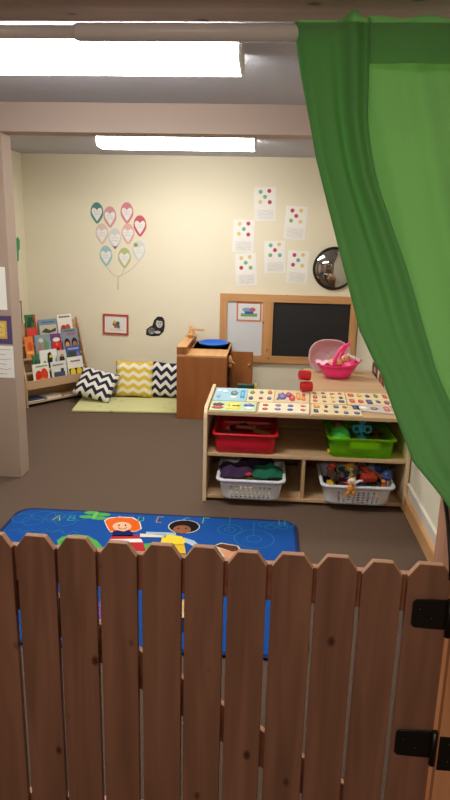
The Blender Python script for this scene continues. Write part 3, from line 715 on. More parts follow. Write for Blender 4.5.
# ---- toys
def toy(shape, loc, s, c_, label, cat='toy', rz=0, rx=0, group=None, c2=None):
    b = MB(); m = mat(c_, .35, .04, 20, name='toy'); m2_ = mat(c2, .4, .04, 20, name='toy2') if c2 else m
    T = Matrix.Translation(loc) @ Matrix.Rotation(rz, 4, 'Z') @ Matrix.Rotation(rx, 4, 'X')
    nm = {'brick': 'toy_brick', 'ball': 'toy_ball', 'ring': 'toy_ring', 'animal': 'toy_animal', 'car': 'toy_car', 'cup': 'toy_cup', 'cloth': 'cloth', 'bar': 'toy_bar', 'peg': 'toy_peg'}[shape]
    if shape == 'brick':
        b.box(-s, s, -s*.55, s*.55, 0, s*.8, m, T, bev=s*.08)
        for i in (-.6, 0, .6):
            for j in (-.27, .27): b.lathe([(s*.16, s*.8), (s*.16, s*.95), (.001, s*.95)], (0, 0, 0), m, 10, T=T @ Matrix.Translation((i*s, j*s, 0)))
    elif shape == 'ball':
        b.ball((0, 0, s), s, s, s, m, 16, T); b.lathe([(s*1.005, s*.9), (s*1.02, s), (s*1.005, s*1.1)], (0, 0, 0), m2_, 20, T=T)
    elif shape == 'ring':
        N = 20; b.grid([[T @ Vector(((s+s*.3*math.cos(a))*math.cos(2*PI*k/N), (s+s*.3*math.cos(a))*math.sin(2*PI*k/N), s*.3+s*.3*math.sin(a))) for a in [2*PI*j/8 for j in range(8)]] for k in range(N)], m, closeu=True, closev=True)
    elif shape == 'animal':
        b.ball((0, 0, s*.95), s, s*.45, s*.5, m, 12, T); b.ball((s*1.05, 0, s*1.55), s*.42, s*.34, s*.36, m, 10, T); b.ball((s*1.4, 0, s*1.45), s*.24, s*.2, s*.18, m2_, 8, T)
        for i in (-.65, .65):
            for j in (-.25, .25): b.tube([T @ Vector((i*s, j*s, s*.8)), T @ Vector((i*s*1.05, j*s, 0))], [s*.18, s*.13], m2_, 8)
        for j in (-.25, .25): b.ball((s*.95, j*s, s*1.92), s*.1, s*.07, s*.16, m2_, 8, T)
        b.tube([T @ Vector((-s*.9, 0, s)), T @ Vector((-s*1.4, 0, s*1.3)), T @ Vector((-s*1.5, 0, s*1.0))], s*.07, m2_, 6)
    elif shape == 'car':
        b.box(-s, s, -s*.45, s*.45, s*.25, s*.65, m, T, bev=s*.1); b.box(-s*.5, s*.45, -s*.38, s*.38, s*.6, s*1.0, m2_, T, bev=s*.1)
        for i in (-.6, .6):
            for j in (-.47, .47): b.tube([T @ Vector((i*s, j*s-.08*s, s*.25)), T @ Vector((i*s, j*s+.08*s, s*.25))], s*.25, M_black, 12)
    elif shape == 'cup': b.lathe([(s*.6, 0), (s*.8, s*1.4), (s*.88, s*1.45), (s*.8, s*1.5), (s*.72, s*1.4), (s*.5, s*.1)], (0, 0, 0), m, 18, T=T)
    elif shape == 'bar': b.box(-s*1.6, s*1.6, -s*.4, s*.4, 0, s*.6, m, T, bev=s*.12)
    elif shape == 'peg':
        b.lathe([(s*.5, 0), (s*.45, s*.9), (s*.2, s*1.1), (s*.42, s*1.35), (s*.45, s*1.6), (s*.25, s*1.9), (.001, s*1.95)], (0, 0, 0), m, 14, T=T)
    elif shape == 'cloth':
        rows = []
        rn = random.Random(int(abs(loc[0])*1e4))
        N = 22; ph = rn.uniform(0, 9)
        for i in range(N+1):
            row = []
            for j in range(N+1):
                u = i/N*2-1; v = j/N*2-1; r2 = max(abs(u), abs(v))
                x = u*s; y = v*s*.8; dm = (1-r2**2.5)
                z = dm*s*.42+.10*s*dm*math.sin(6*u+ph)+.10*s*dm*math.sin(7*v+3*u+ph)+.05*s*noise.noise(Vector((u*3, v*3, ph)))
                row.append(T @ Vector((x*(1-.12*v*v), y*(1-.12*u*u), z)))
            rows.append(row)
        b.grid(rows, mat(c_, .9, .25, 40, name='cloth'))
        o = b.build(nm); o.modifiers.new('s', 'SOLIDIFY').thickness = .004
        return tag(o, label, cat, group)
    return tag(b.build(nm), label, cat, group)

# dress-up cloth in left basket
toy('cloth', (-.145, 3.65, .165), .12, (54, 34, 66), 'dark purple cloth bundle at the left of the lower left basket', 'cloth', .3)
toy('cloth', (-.04, 3.76, .175), .13, (40, 24, 50), 'near-black plum cloth at the back of the lower left basket', 'cloth', 1.2)
toy('cloth', (.042, 3.63, .172), .105, (16, 96, 70), 'bright green cloth at the right front of the lower left basket', 'cloth', .15)
toy('cloth', (-.07, 3.575, .182), .024, (168, 50, 62), 'small red cloth scrap at the front of the lower left basket', 'cloth', .6)
toy('cloth', (-.06, 3.66, .06), .15, (186, 176, 120), 'cream cloth showing through the left side holes of the lower left basket', 'cloth', 0)
toy('cloth', (.07, 3.66, .065), .07, (168, 70, 96), 'pink cloth showing through the right side holes of the lower left basket', 'cloth', 0)
# bricks in the red bin
for k, (x, y, z, s, c_, lb) in enumerate(((-.2, 3.70, .385, .05, (92, 54, 40), 'dark brown block at the left in the red bin'), (-.1, 3.78, .40, .052, (126, 84, 52), 'tan brown block in the middle of the red bin'),
        (0, 3.72, .39, .05, (150, 100, 60), 'light brown block right of centre in the red bin'), (-.15, 3.88, .375, .05, (60, 38, 34), 'almost black block at the back left of the red bin'), (.02, 3.87, .38, .045, (104, 60, 40), 'reddish brown block at the back right of the red bin'))):
    toy('bar', (x, y, z), s*.8, c_, lb, 'block', rz=random.uniform(-.8, .8), rx=random.uniform(-.3, .3))
# green bin
toy('ball', (.465, 3.68, .355), .06, (70, 190, 70), 'bright green ball with yellow band at the left of the lime bin', 'ball', c2=(150, 220, 60))
toy('ball', (.47, 3.83, .405), .036, (120, 62, 44), 'small brown ball behind the green ball in the lime bin', 'ball', c2=(150, 80, 50))
toy('bar', (.61, 3.645, .355), .055, (236, 216, 30), 'yellow plastic block lying across the front of the lime bin', 'block', rz=.03)
toy('bar', (.45, 3.66, .313), .035, (230, 190, 40), 'orange yellow block low at the left of the lime bin', 'block', rz=.1)
bl = (40, 150, 214)
o = MB(); mB = mat(bl, .35, .04, 20, name='blue_toy')
for (dx, dz, R1) in ((0, .085, .016), (-.032, .03, .02), (0, .038, .018), (.034, .03, .02)):
    N = 18; o.grid([[Vector((.595+dx+(R1+.006*math.cos(a))*math.cos(2*PI*k/N), 3.70+.006*math.sin(a), .425+dz+(R1+.006*math.cos(a))*math.sin(2*PI*k/N))) for a in [2*PI*j/8 for j in range(8)]] for k in range(N)], mB, closeu=True, closev=True)
o.tube([(.595, 3.70, .38), (.595, 3.70, .495)], .007, mB, 8); o.ball((.595, 3.70, .40), .03, .03, .02, mB)
tag(o.build('toy_rattle'), 'blue toy with loops sticking up from the lime bin', 'toy')
toy('brick', (.70, 3.73, .35), .04, (170, 40, 50), 'dark red brick at the right of the lime bin', 'block', rz=.4)
toy('brick', (.53, 3.86, .37), .04, (40, 80, 150), 'dark blue brick at the back of the lime bin', 'block', rz=-.3)
toy('car', (.70, 3.87, .37), .045, (150, 44, 40), 'red toy car at the back right of the lime bin', 'toy car', rz=.2, c2=(60, 60, 70))
toy('bar', (.68, 3.66, .313), .03, (200, 210, 60), 'pale yellow block low at the right of the lime bin', 'block', rz=-.1)
# right basket
TB = [('brick', (196, 40, 44), 'red'), ('animal', (206, 150, 40), 'mustard'), ('car', (40, 70, 170), 'blue'), ('ball', (214, 104, 34), 'orange'), ('brick', (30, 40, 52), 'black'), ('ring', (190, 48, 60), 'crimson'),
      ('peg', (36, 110, 190), 'bright blue'), ('animal', (106, 60, 40), 'brown'), ('brick', (224, 180, 50), 'yellow'), ('car', (170, 36, 40), 'dark red'), ('ring', (50, 60, 130), 'navy'), ('peg', (214, 120, 50), 'amber'),
      ('ball', (44, 50, 58), 'charcoal'), ('animal', (60, 96, 160), 'steel blue'), ('brick', (120, 40, 36), 'maroon'), ('car', (220, 140, 60), 'tan orange'), ('peg', (150, 40, 80), 'magenta'), ('ring', (70, 130, 70), 'green'),
      ('animal', (150, 50, 40), 'brick red'), ('ball', (60, 90, 180), 'cobalt'), ('brick', (70, 46, 40), 'chocolate'), ('peg', (120, 110, 60), 'khaki'), ('brick', (180, 60, 40), 'rust red'), ('ball', (40, 60, 120), 'dark blue'), ('car', (200, 60, 50), 'scarlet'), ('animal', (220, 170, 60), 'golden'), ('ring', (210, 90, 40), 'deep orange'), ('brick', (50, 80, 60), 'dark green'), ('peg', (90, 40, 50), 'wine red'), ('ball', (200, 50, 50), 'bright red'), ('car', (36, 50, 90), 'ink blue'), ('animal', (80, 50, 44), 'dark brown'), ('brick', (230, 120, 40), 'tangerine')]
NM = {'brick': 'toy brick', 'animal': 'toy animal', 'car': 'toy car', 'ball': 'toy ball', 'ring': 'toy ring', 'peg': 'toy peg'}
rn = random.Random(11)
k = 0
for lev, (ny, nx, zz_) in enumerate(((2, 4, .055), (3, 4, .130), (3, 4, .186))):
    for j in range(ny):
        for i in range(nx):
            if k >= len(TB): break
            shp, c_, nm = TB[k]; k += 1
            x = .430+(.275+.02*lev)*i/(nx-1)+rn.uniform(-.01, .01); y = 3.565+.22*j/(ny-1)
            row_ = (('front', 'back') if ny == 2 else ('front', 'middle', 'back'))[j]; side = ('far left', 'left', 'right', 'far right')[i] if nx == 4 else ('left', 'centre', 'right')[i]
            toy(shp, (x, y, zz_+.012*j), {'brick': .042, 'animal': .035, 'car': .044, 'ball': .032, 'ring': .032, 'peg': .036}[shp], c_, '%s %s %s, %s %s, in the toy basket' % (nm, NM[shp], ('at the bottom', 'halfway up', 'on top of the pile')[lev], row_, side), NM[shp].split()[-1] if shp != 'peg' else 'toy figure', rz=rn.uniform(0, 6), rx=rn.uniform(-.5, .5), c2=tuple(min(255, v+40) for v in c_))
# tiger-like toy hanging over the basket rim
b = MB(); mo = mat((214, 140, 52), .6, .3, 60, name='plush'); mw = mat((232, 226, 214), .7, .05, 60, name='plush_w'); P = onY(352, 484, 3.47)
b.ball((P.x, 3.480, P.z+.012), .024, .018, .022, mw); b.ball((P.x-.016, 3.483, P.z+.031), .007, .006, .009, mo, 8); b.ball((P.x+.016, 3.483, P.z+.031), .007, .006, .009, mo, 8)
b.ball((P.x-.002, 3.461, P.z+.008), .009, .008, .007, mo, 8); b.ball((P.x-.006, 3.468, P.z-.03), .021, .015, .028, mo)
for dx in (-.02, .014): b.tube([(P.x+dx*.6, 3.466, P.z-.04), (P.x+dx*1.3-.004, 3.458, P.z-.066)], [.009, .008], mo, 8)
b.tube([(P.x+.012, 3.472, P.z+.0), (P.x+.04, 3.475, P.z+.018), (P.x+.06, 3.482, P.z+.018)], [.009, .008, .007], mw, 8)
for dx in (-.008, .008): b.ball((P.x+dx, 3.462, P.z+.018), .003, .003, .003, M_black, 6)
tag(b.build('plush_tiger'), 'small orange and white plush tiger hanging over the front rim of the lower right basket', 'soft toy')

# ------------------------------------------------------------------ puzzles on top
PT = SH_
def puzzle(cs, c_, label, pcs, seed, th=.009, tray=None):
    """cs: four pixel corners lower-left, lower-right, upper-right, upper-left at board top height"""
    P = [onZ(x, y, PT+th) for x, y in cs]
    P = [Vector((min(max(p.x, SX0+.03), SX1-.03), min(max(p.y, SY0+.02), SY1-.006), p.z)) for p in P]
    o = Vector((P[0].x, P[0].y, PT+.0005)); b = MB(); m = mat(c_, .5, .04, 40, name='board')
    t = [(p.x-o.x, p.y-o.y) for p in P]
    b.prism(t, o, X3, Y3, (0, 0, th-.0005), m, bev=.0012)
    ob = b.build('wooden_puzzle'); tag(ob, label, 'puzzle', 'wooden puzzles on the long shelf')
    rn = random.Random(seed)
    def uv(u, v): 
        a = P[0].lerp(P[1], u); c = P[3].lerp(P[2], u); q = a.lerp(c, v); return q
    for (u, v, ru, rv, col_, kind) in pcs:
        pb = MB(); q = uv(u, v); wx = (P[1]-P[0]).length*ru; wy = (P[3]-P[0]).length*rv; mm_ = mat(col_, .45, .08, 60, name='piece')
        if kind == 'r': pts = rr(-wx, wx, -wy, wy, min(wx, wy)*.4, 3)
        elif kind == 'e': pts = ell(0, 0, wx, wy, 14)
        elif kind == 's': pts = [(wx*(1 if i % 2 == 0 else .55)*math.cos(2*PI*i/10), wy*(1 if i % 2 == 0 else .55)*math.sin(2*PI*i/10)) for i in range(10)]
        else: pts = [(-wx, -wy*.5), (-wx*.4, -wy), (wx*.5, -wy*.9), (wx, -wy*.1), (wx*.6, wy*.4), (wx*.1, wy), (-wx*.3, wy*.5), (-wx*.8, wy*.6)]
        pb.prism(pts, (q.x, q.y, PT+th), X3, Y3, (0, 0, .003), mm_)
        if kind != 'n': pb.flat([(p[0]*.5, p[1]*.5) for p in pts], (q.x, q.y, PT+th+.003), X3, Y3, Z3, 1, mat(tuple(min(255, v+50) for v in col_), .45, .08, 60, name='piece'))
        pb.build('puzzle_piece', ob, recalc=False)
CT = (232, 212, 168)
pal = [(190, 60, 50), (40, 60, 120), (60, 40, 36), (210, 150, 50), (90, 120, 60), (160, 80, 60), (70, 90, 150), (120, 60, 90)]
def many(nx, ny, seed, kinds='bres', rad=.3):
    rn = random.Random(seed); o = []
    for j in range(ny):
        for i in range(nx): o.append(((i+.5)/nx+rn.uniform(-.02, .02), (j+.5)/ny+rn.uniform(-.03, .03), rad/nx*rn.uniform(.75, 1.1), rad/ny*rn.uniform(.75, 1.1), rn.choice(pal), rn.choice(kinds)))
    return o
puzzle([(209, 399.5), (245.5, 401), (249, 388.5), (213, 387.5)], (160, 204, 222), 'pale blue puzzle board at the back left corner of the shelf top', [(.15, .3, .06, .12, (120, 150, 170), 'b'), (.3, .7, .09, .13, (214, 226, 230), 'e'), (.6, .6, .12, .2, (90, 110, 110), 'b'), (.6, .25, .1, .1, (226, 232, 226), 'e'), (.86, .5, .07, .3, (60, 150, 190), 'r'), (.12, .75, .07, .1, (226, 236, 240), 'e')], 1)
puzzle([(206.5, 412), (255.5, 413.5), (257, 402), (208.5, 400.5)], (196, 214, 170), 'pale green three-vehicle puzzle board at the front left of the shelf top', [(.17, .62, .13, .17, (36, 34, 40), 'b'), (.17, .3, .13, .17, (176, 40, 44), 'b'), (.5, .5, .15, .38, (226, 214, 80), 'r'), (.52, .5, .13, .15, (206, 70, 44), 'b'), (.84, .6, .12, .16, (50, 80, 160), 'b'), (.84, .3, .11, .14, (216, 226, 236), 'e')], 2)
puzzle([(246, 401), (273.5, 402), (275, 389.8), (248.8, 389)], CT, 'beige picture puzzle in the back row beside the pale blue board', many(3, 2, 3), 3)
puzzle([(274, 402), (309.5, 403), (309.5, 391), (275.5, 390)], (226, 200, 160), 'puzzle with purple and red pieces in the middle of the back row', [(.22, .5, .14, .3, (96, 84, 150), 'b'), (.4, .6, .08, .2, (150, 60, 110), 'e'), (.5, .4, .1, .3, (196, 60, 50), 'b'), (.68, .5, .06, .28, (220, 140, 70), 'r'), (.83, .62, .06, .16, (170, 70, 60), 's'), (.83, .3, .06, .14, (210, 120, 60), 'e'), (.1, .25, .05, .12, (60, 90, 140), 's')], 4)
puzzle([(310.5, 403), (347, 404.3), (344, 392.3), (310.5, 391.2)], CT, 'puzzle with three rows of dark pieces, fourth from the left in the back row', many(4, 3, 5), 5)
puzzle([(348, 404.3), (393, 405.6), (387, 394), (345, 392.5)], CT, 'puzzle with scattered pieces at the right end of the back row', many(5, 2, 6), 6)
puzzle([(258, 413.5), (309.5, 415.3), (309.5, 403.6), (260, 402.2)], (236, 226, 196), 'white puzzle board with four pictures in two rows at the front centre', [((i+.5)/4, v, .06, .12, c_, kd) for i, (c_, kd) in enumerate((((176, 60, 50), 'b'), ((130, 110, 160), 'e'), ((60, 70, 150), 'b'), ((190, 70, 50), 's'))) for v in (.3, .7)], 7)
puzzle([(312, 415.6), (363.5, 417.3), (359, 405.6), (311.5, 404)], CT, 'puzzle with dark animal pieces in the front row right of centre', many(5, 2, 8), 8)
puzzle([(358.5, 410), (393.5, 413.5), (389, 405.8), (349, 405)], (206, 196, 190), 'thin white and pink puzzle at the right end of the front row', [(.25, .5, .12, .25, (230, 230, 232), 'r'), (.55, .5, .12, .3, (110, 110, 120), 'b'), (.88, .5, .08, .4, (190, 90, 96), 'r')], 9)
# dark toy at the back
b = MB(); A = onZ(237, 387, SH_+.0); yb2 = SY1+.022
b.box(-.18, -.065, yb2, yb2+.05, .50, SH_+.018, mat((18, 60, 50), .5, .1, name='dgreen')); b.box(-.062, -.05, yb2, yb2+.05, .50, SH_+.022, mat((206, 180, 60), .5, .1, name='yel'))
b.box(-.18, -.05, yb2-.002, yb2+.052, 0.0, .50, mat((24, 34, 40), .5, .1, name='dgreen2'))
tag(b.build('toy_box'), 'dark green box with a yellow end standing right behind the long shelf', 'box')

# ------------------------------------------------------------------ cabinet behind, baby things
CX0, CX1, CY0, CY1 = .318, .846, 4.205, 5.05
CH = .545
cbn = empty('low_cabinet', ((CX0+CX1)/2, (CY0+CY1)/2, 0), 'low wooden cabinet behind the long shelf, along the right wall', 'cabinet')
b = MB(); b.box(CX0, CX1, CY0, CY1, CH-.02, CH, M_birch, bev=.003); b.build('top', cbn)
b = MB(); b.box(CX0+.01, CX1-.01, CY0+.01, CY1-.01, .0, CH-.02, M_birchz, bev=.003); b.build('body', cbn)
b = MB(); b.box(CX0+.002, CX0+.01, CY0+.04, CY1-.04, .05, CH-.05, M_birchz, bev=.002); d_ = b.build('door', cbn)
b = MB(); b.ball((CX0-.006, 4.4, .3), .01, .01, .01, M_lt, 10); b.build('knob', d_)
# red tins
cupm = mat((190, 30, 38), .4, .05, name='red_cup')
for k, (ox, oy, oz, lab) in enumerate(((.276, 4.13, PT+.012, 'lower of two ribbed red cups lying at the back of the shelf top'), (.262, 4.15, PT+.079, 'upper of two ribbed red cups, lying on the other red cup'))):
    b = MB(); R1 = .034; prof = [(R1*.9, 0)]
    for j in range(5): prof += [(R1, .004+.014*j), (R1*.93, .011+.014*j)]
    prof += [(R1, .074), (R1*.9, .074), (R1*.85, .015), (.001, .015)]
    b.lathe(prof, (0, 0, 0), cupm, 20, T=Matrix.Translation((ox+.04, oy, oz+R1)) @ Matrix.Rotation(-PI/2+.1*k, 4, 'Y') @ Matrix.Rotation(.2, 4, 'X'))
    tag(b.build('cup'), lab, 'cup')
# pale pink baby bath standing on edge
pk = base_mat('pale_pink_plastic'); pm, nt_, bs = pk; bs.inputs['Base Color'].default_value = lin((240, 204, 210)); bs.inputs['Roughness'].default_value = .35
tr = node(nt_, 'ShaderNodeBsdfTransparent'); m1 = node(nt_, 'ShaderNodeMixShader'); m1.inputs[0].default_value = .18
nt_.links.new(bs.outputs[0], m1.inputs[1]); nt_.links.new(tr.outputs[0], m1.inputs[2]); nt_.links.new(m1.outputs[0], nt_.nodes['Material Output'].inputs[0])
YT = 4.93; A = onY(329, 357.5, YT); hw = (onY(350, 357, YT).x-onY(308, 357, YT).x)/2; ztp = onY(329, 338.5, YT).z
tub = MB(); zc = (CH+ztp)/2; hz = (ztp-CH)/2
def tring(f_, y, dz=0): return [Vector((A.x+hw*f_*abs(math.cos(a))**.8*(1 if math.cos(a) > 0 else -1), y, zc+dz+hz*f_*abs(math.sin(a))**(.85)*(1 if math.sin(a) > 0 else -1))) for a in [2*PI*k/40 for k in range(40)]]
tub.grid([tring(.99, YT-.03), tring(1.0, YT-.036), tring(.93, YT-.034), tring(.9, YT-.02), tring(.8, YT+.05), tring(.6, YT+.075), tring(.02, YT+.08)], pm, closev=True)
o = tub.build('baby_bath', recalc=False); o.modifiers.new('s', 'SOLIDIFY').thickness = .004
tag(o, 'pale pink oval plastic doll bath standing on edge behind the pink carrier', 'doll bath')
# hot pink carrier
hp = mat((246, 60, 136), .35, .04, 10, name='hot_pink'); YC = 4.74; P0 = onY(336, 377, YC)
L_ = onY(315, 363, YC).x; R_x = onY(361, 363, YC).x; zrim = onY(338, 364, YC).z; cx = (L_+R_x)/2; hx = (R_x-L_)/2
car = empty('doll_carrier', (cx, YC, CH), 'hot pink plastic doll carrier with a raised handle on the low cabinet', 'doll carrier')
def cring(fx, fy, z, tilt=1): 
    o = []
    for k in range(36):
        a = 2*PI*k/36; x = hx*fx*math.cos(a); o.append(Vector((cx+x, YC+.10*fy*math.sin(a), z+tilt*(.028*abs(math.cos(a))**3)+tilt*.012*math.cos(a))))
    return o
b = MB(); b.grid([cring(.45, .6, CH+.002, 0), cring(.55, .75, CH+.01, .1), cring(.75, .9, (CH+zrim)/2, .5), cring(.97, 1, zrim-.006), cring(1.03, 1.07, zrim-.006), cring(1.03, 1.07, zrim), cring(.95, .97, zrim), cring(.7, .85, (CH+zrim)/2+.01, .5), cring(.45, .6, CH+.016, 0)], hp, closev=True, cap=True); b.build('shell', car)
b = MB(); hpts = [onY(334, 363, YC-.09), onY(335.5, 357, YC-.09), onY(339, 351, YC-.06), onY(344, 345.5, YC-.02), onY(349, 343, YC)]
rows = []
hp2 = [onY(x, y, YC-.06+i*.012) for i, (x, y) in enumerate(((334, 366), (335.5, 358), (339, 351.5), (344, 346.5), (350, 343.5)))]
b.tube(hp2, [.016, .014, .013, .015, .012], hp, 10)
hp3 = [onY(x, y, YC+.06-i*.012) for i, (x, y) in enumerate(((340, 366), (341, 358), (343, 351.5), (346, 346.5), (350, 343.5)))]
b.tube(hp3, [.014, .012, .012, .013, .012], hp, 10); b.build('handle', car)
b = MB(); Ph = onY(346, 358.5, YC-.01); sk = mat((226, 168, 132), .5, .03, name='doll_skin')
doll = empty('baby_doll', (Ph.x, YC, zrim-.05), 'small baby doll with white cloth lying in the pink carrier', 'doll')
b.ball((Ph.x, Ph.y, Ph.z), .034, .032, .030, sk, 16); b.ball((Ph.x-.004, Ph.y-.031, Ph.z-.004), .005, .005, .005, sk, 8)
for dx in (-.013, .011): b.ball((Ph.x+dx, Ph.y-.028, Ph.z+.005), .004, .003, .004, M_black, 8)
b.ball((Ph.x-.001, Ph.y-.03, Ph.z-.014), .008, .003, .003, mat((190, 80, 80), .5, .02, name='lip'), 8)
b.ball((Ph.x-.032, Ph.y, Ph.z), .006, .008, .009, sk, 8); b.ball((Ph.x+.033, Ph.y, Ph.z), .006, .008, .009, sk, 8)
b.ball((Ph.x-.075, YC, Ph.z-.035), .06, .05, .03, sk, 12)
b.build('body', doll)
Pw = onY(353.5, 357, YC); b = MB()
rows = [[Vector((Pw.x-.045+.09*i/10, Pw.y-.05+.1*j/8, Pw.z+.012-.0045*i*.9+.008*math.sin(i*1.3+j)+.004*math.cos(j*2))) for j in range(9)] for i in range(11)]
b.grid(rows, mat((236, 224, 224), .9, .05, name='blanket')); o = b.build('blanket', doll, recalc=False); o.modifiers.new('s', 'SOLIDIFY').thickness = .006
Pw = onY(325, 362.5, YC); b = MB()
rows = [[Vector((Pw.x-.07+.14*i/12, Pw.y-.06+.12*j/8, zrim+.006+.010*math.sin(i*1.1+j*.8))) for j in range(9)] for i in range(13)]
b.grid(rows, mat((238, 190, 206), .9, .2, 80, name='pad')); o = b.build('padding', car, recalc=False); o.modifiers.new('s', 'SOLIDIFY').thickness = .004; o['label'] = 'pale pink spotted padding'

# ------------------------------------------------------------------ play sink
KX0, KX1, KY0, KY1 = -.755, -.325, 5.33, 6.10
ks = empty('play_sink', ((KX0+KX1)/2, (KY0+KY1)/2, 0), 'wooden play kitchen sink with blue basin by the back wall', 'play kitchen')
def kb(x0, x1, y0, y1, z0, z1, m, nm, par=None, bev=.003): b = MB(); b.box(x0, x1, y0, y1, z0, z1, m, bev=bev); return b.build(nm, par or ks)
kb(KX0, KX1, KY0, KY0+.018, 0, .553, M_oak, 'side_panel'); kb(KX0, KX1, KY1-.018, KY1, 0, .553, M_oak, 'side_panel')
kb(KX0, KX0+.018, KY0+.018, KY1-.018, 0, .553, M_oak, 'back_panel')
kb(KX0, KX1, KY0, KY1, .553, .570, M_oaktop, 'counter')
kb(KX0, KX0+.085, KY0, KY1, .570, .632, M_oak, 'splashback_box'); kb(KX0-.002, KX0+.087, KY0-.002, KY1, .632, .640, M_oaktop, 'ledge')
kb(KX0+.02, KX1-.02, KY0+.02, KY1-.02, .02, .04, M_oak, 'bottom_shelf')
kb(KX1-.02, KX1, KY0+.018, KY0+.12, .04, .553, M_oak, 'face_frame')
b = MB(); bz = .605; bc = onZ(213.8, 342.3, bz); bc.y = min(bc.y, 5.93); blu = mat((26, 104, 206), .35, .04, 10, name='basin_blue')
bcx = onY(213.8, 342, 5.88).x; bcz = onY(213.8, 342.2, 5.88).z
b.lathe([(.09, -.034), (.125, -.02), (.138, -.004), (.150, 0), (.151, .005), (.142, .007), (.132, .0), (.118, -.018), (.001, -.024)], (bcx, 5.86, bcz), blu, 36, .93, 1.15); b.build('basin', ks)
b = MB(); b.box(KX0+.09, KX1-.01, 5.64, 6.08, .570, bcz-.03, M_oaktop, bev=.004); b.build('basin_surround', ks)
Pf = onY(191, 336, 5.9); b = MB(); fx = Pf.x+.005; fz = .640
b.lathe([(.05, 0), (.05, .012), (.03, .03), (.026, .05), (.028, .056), (.0005, .056)], (fx, 5.9, fz), M_oaktop, 18)
b.box(-.02, .12, -.014, .014, 0, .02, M_oaktop, Matrix.Translation((fx, 5.9, fz+.062)) @ Matrix.Rotation(.05, 4, 'Y'), bev=.004)
b.tube([(fx, 5.9, fz+.05), (fx-.01, 5.9, fz+.105)], [.012, .016], M_oaktop, 10); b.build('faucet', ks); 
for k, (dy) in enumerate((-.07, .07)):
    b = MB(); b.lathe([(.018, 0), (.018, .02), (.026, .024), (.026, .034), (.001, .036)], (fx, 5.9+dy, fz), M_oaktop, 14); b.build('tap_knob', ks)
dz1 = onY(234, 351.5, 5.85).z
dr = kb(KX1+.004, onY(253, 360, 5.85).x, 5.852, 5.868, .06, dz1, M_oak, 'door')
b = MB(); b.ball((-.15, 5.845, .4), .011, .011, .011, M_oaktop, 10); b.build('knob', dr)
# toys hung on the open side of the sink
b = MB(); Q = onY(232, 358, 5.62); sk2 = mat((196, 140, 90), .5, .1, name='wood_toy')
b.ball((KX1+.02, 5.50, .50), .022, .018, .04, sk2); b.ball((KX1+.022, 5.50, .455), .016, .016, .02, sk2); b.tube([(KX1+.002, 5.50, .53), (KX1+.028, 5.50, .545)], .006, sk2, 8); b.tube([(KX1+.025, 5.495, .50), (KX1+.065, 5.49, .475)], [.01, .006], sk2, 8)
tag(b.build('wooden_latch'), 'light wooden knob toy on the open right side of the play sink', 'toy')
b = MB(); b.lathe([(.035, 0), (.05, .05), (.055, .13), (.05, .2), (.035, .22), (.001, .22)], (KX1+.07, 5.62, 0.0), mat((44, 34, 32), .5, .1, name='dark'), 20)
tag(b.build('dark_pot'), 'dark round pot on the floor beside the open play sink door', 'pot')
b = MB(); 
for zc_ in (.40, .30):
    N = 18; b.grid([[Vector((KX1+.012+.007*math.cos(a), 5.56+(.035+.007*math.sin(a))*math.cos(2*PI*k/N), zc_+(.045+.007*math.sin(a))*math.sin(2*PI*k/N))) for a in [2*PI*j/8 for j in range(8)]] for k in range(N)], mat((52, 40, 36), .5, .1, name='dark_ring'), closeu=True, closev=True)
b.tube([(KX1+.012, 5.56, .345), (KX1+.012, 5.56, .355)], .007, mat((52, 40, 36), .5, .1, name='dark_ring'))
tag(b.build('hanging_rings'), 'pair of dark rings hanging at the open side of the play sink', 'toy')

# ------------------------------------------------------------------ mat and pillows
def matm():
    m, nt, bs = base_mat('mat_cloth'); tc = node(nt, 'ShaderNodeTexCoord'); vo = node(nt, 'ShaderNodeTexVoronoi'); vo.inputs['Scale'].default_value = 9
    nt.links.new(tc.outputs['Object'], vo.inputs['Vector']); cr = node(nt, 'ShaderNodeValToRGB'); cr.color_ramp.elements[0].position = .13; cr.color_ramp.elements[1].position = .18
    cr.color_ramp.elements[0].color = lin((168, 174, 110)); cr.color_ramp.elements[1].color = lin((206, 204, 146)); nt.links.new(vo.outputs['Distance'], cr.inputs[0]); nt.links.new(cr.outputs[0], bs.inputs['Base Color']); bs.inputs['Roughness'].default_value = .9
    return m
P = [onZ(71.5, 410, .02), onZ(178, 412, .02), onZ(182, 398, .02), onZ(82, 397, .02)]
b = MB(); o = P[0]; pts = [(p.x-o.x, min(p.y, 6.12)-o.y) for p in P]
pts[1] = (min(pts[1][0], KX0-.004-o.x), pts[1][1]); pts[2] = (min(pts[2][0], KX0-.004-o.x), pts[2][1])
b.prism(pts, (o.x, o.y, .001), X3, Y3, (0, 0, .022), matm(), bev=.006)
tag(b.build('floor_mat'), 'pale yellow green floor mat in front of the pillows', 'mat')
def pillow(px, py, w, h, tilt, rz, m, label, Y=6.0, dep=.12):
    P = onY(px, py, Y); b = MB(); N = 20; top = []; 
    def surf(sg):
        return [[Vector((w/2*u*(1-.07*(1-v*v)*0+0)*(1-.06*(1-abs(v))*abs(u)), sg*dep/2*((1-u**4)*(1-v**4))**.55, h/2*v*(1-.06*(1-abs(u))*abs(v)))) for v in [j/N*2-1 for j in range(N+1)]] for u in [i/N*2-1 for i in range(N+1)]]
    b.grid(surf(-1), m); b.grid(surf(1)[::-1], m); bmesh.ops.remove_doubles(b.bm, verts=list(b.bm.verts), dist=.0005)
    o = b.build('throw_pillow', local=True); lo = P.copy(); o.location = (P.x, Y, P.z)
    o.rotation_euler = (tilt, 0, rz); o.rotation_mode = 'XYZ'
    W[o] = Matrix.Identity(4); return tag(o, label, 'pillow', 'throw pillows against the back wall'), o
nv = chevron('navy_chevron', (22, 26, 48), (228, 224, 216), .10, .05, .085); yv = chevron('yellow_chevron', (222, 190, 62), (236, 230, 206), .105, .032, .078)
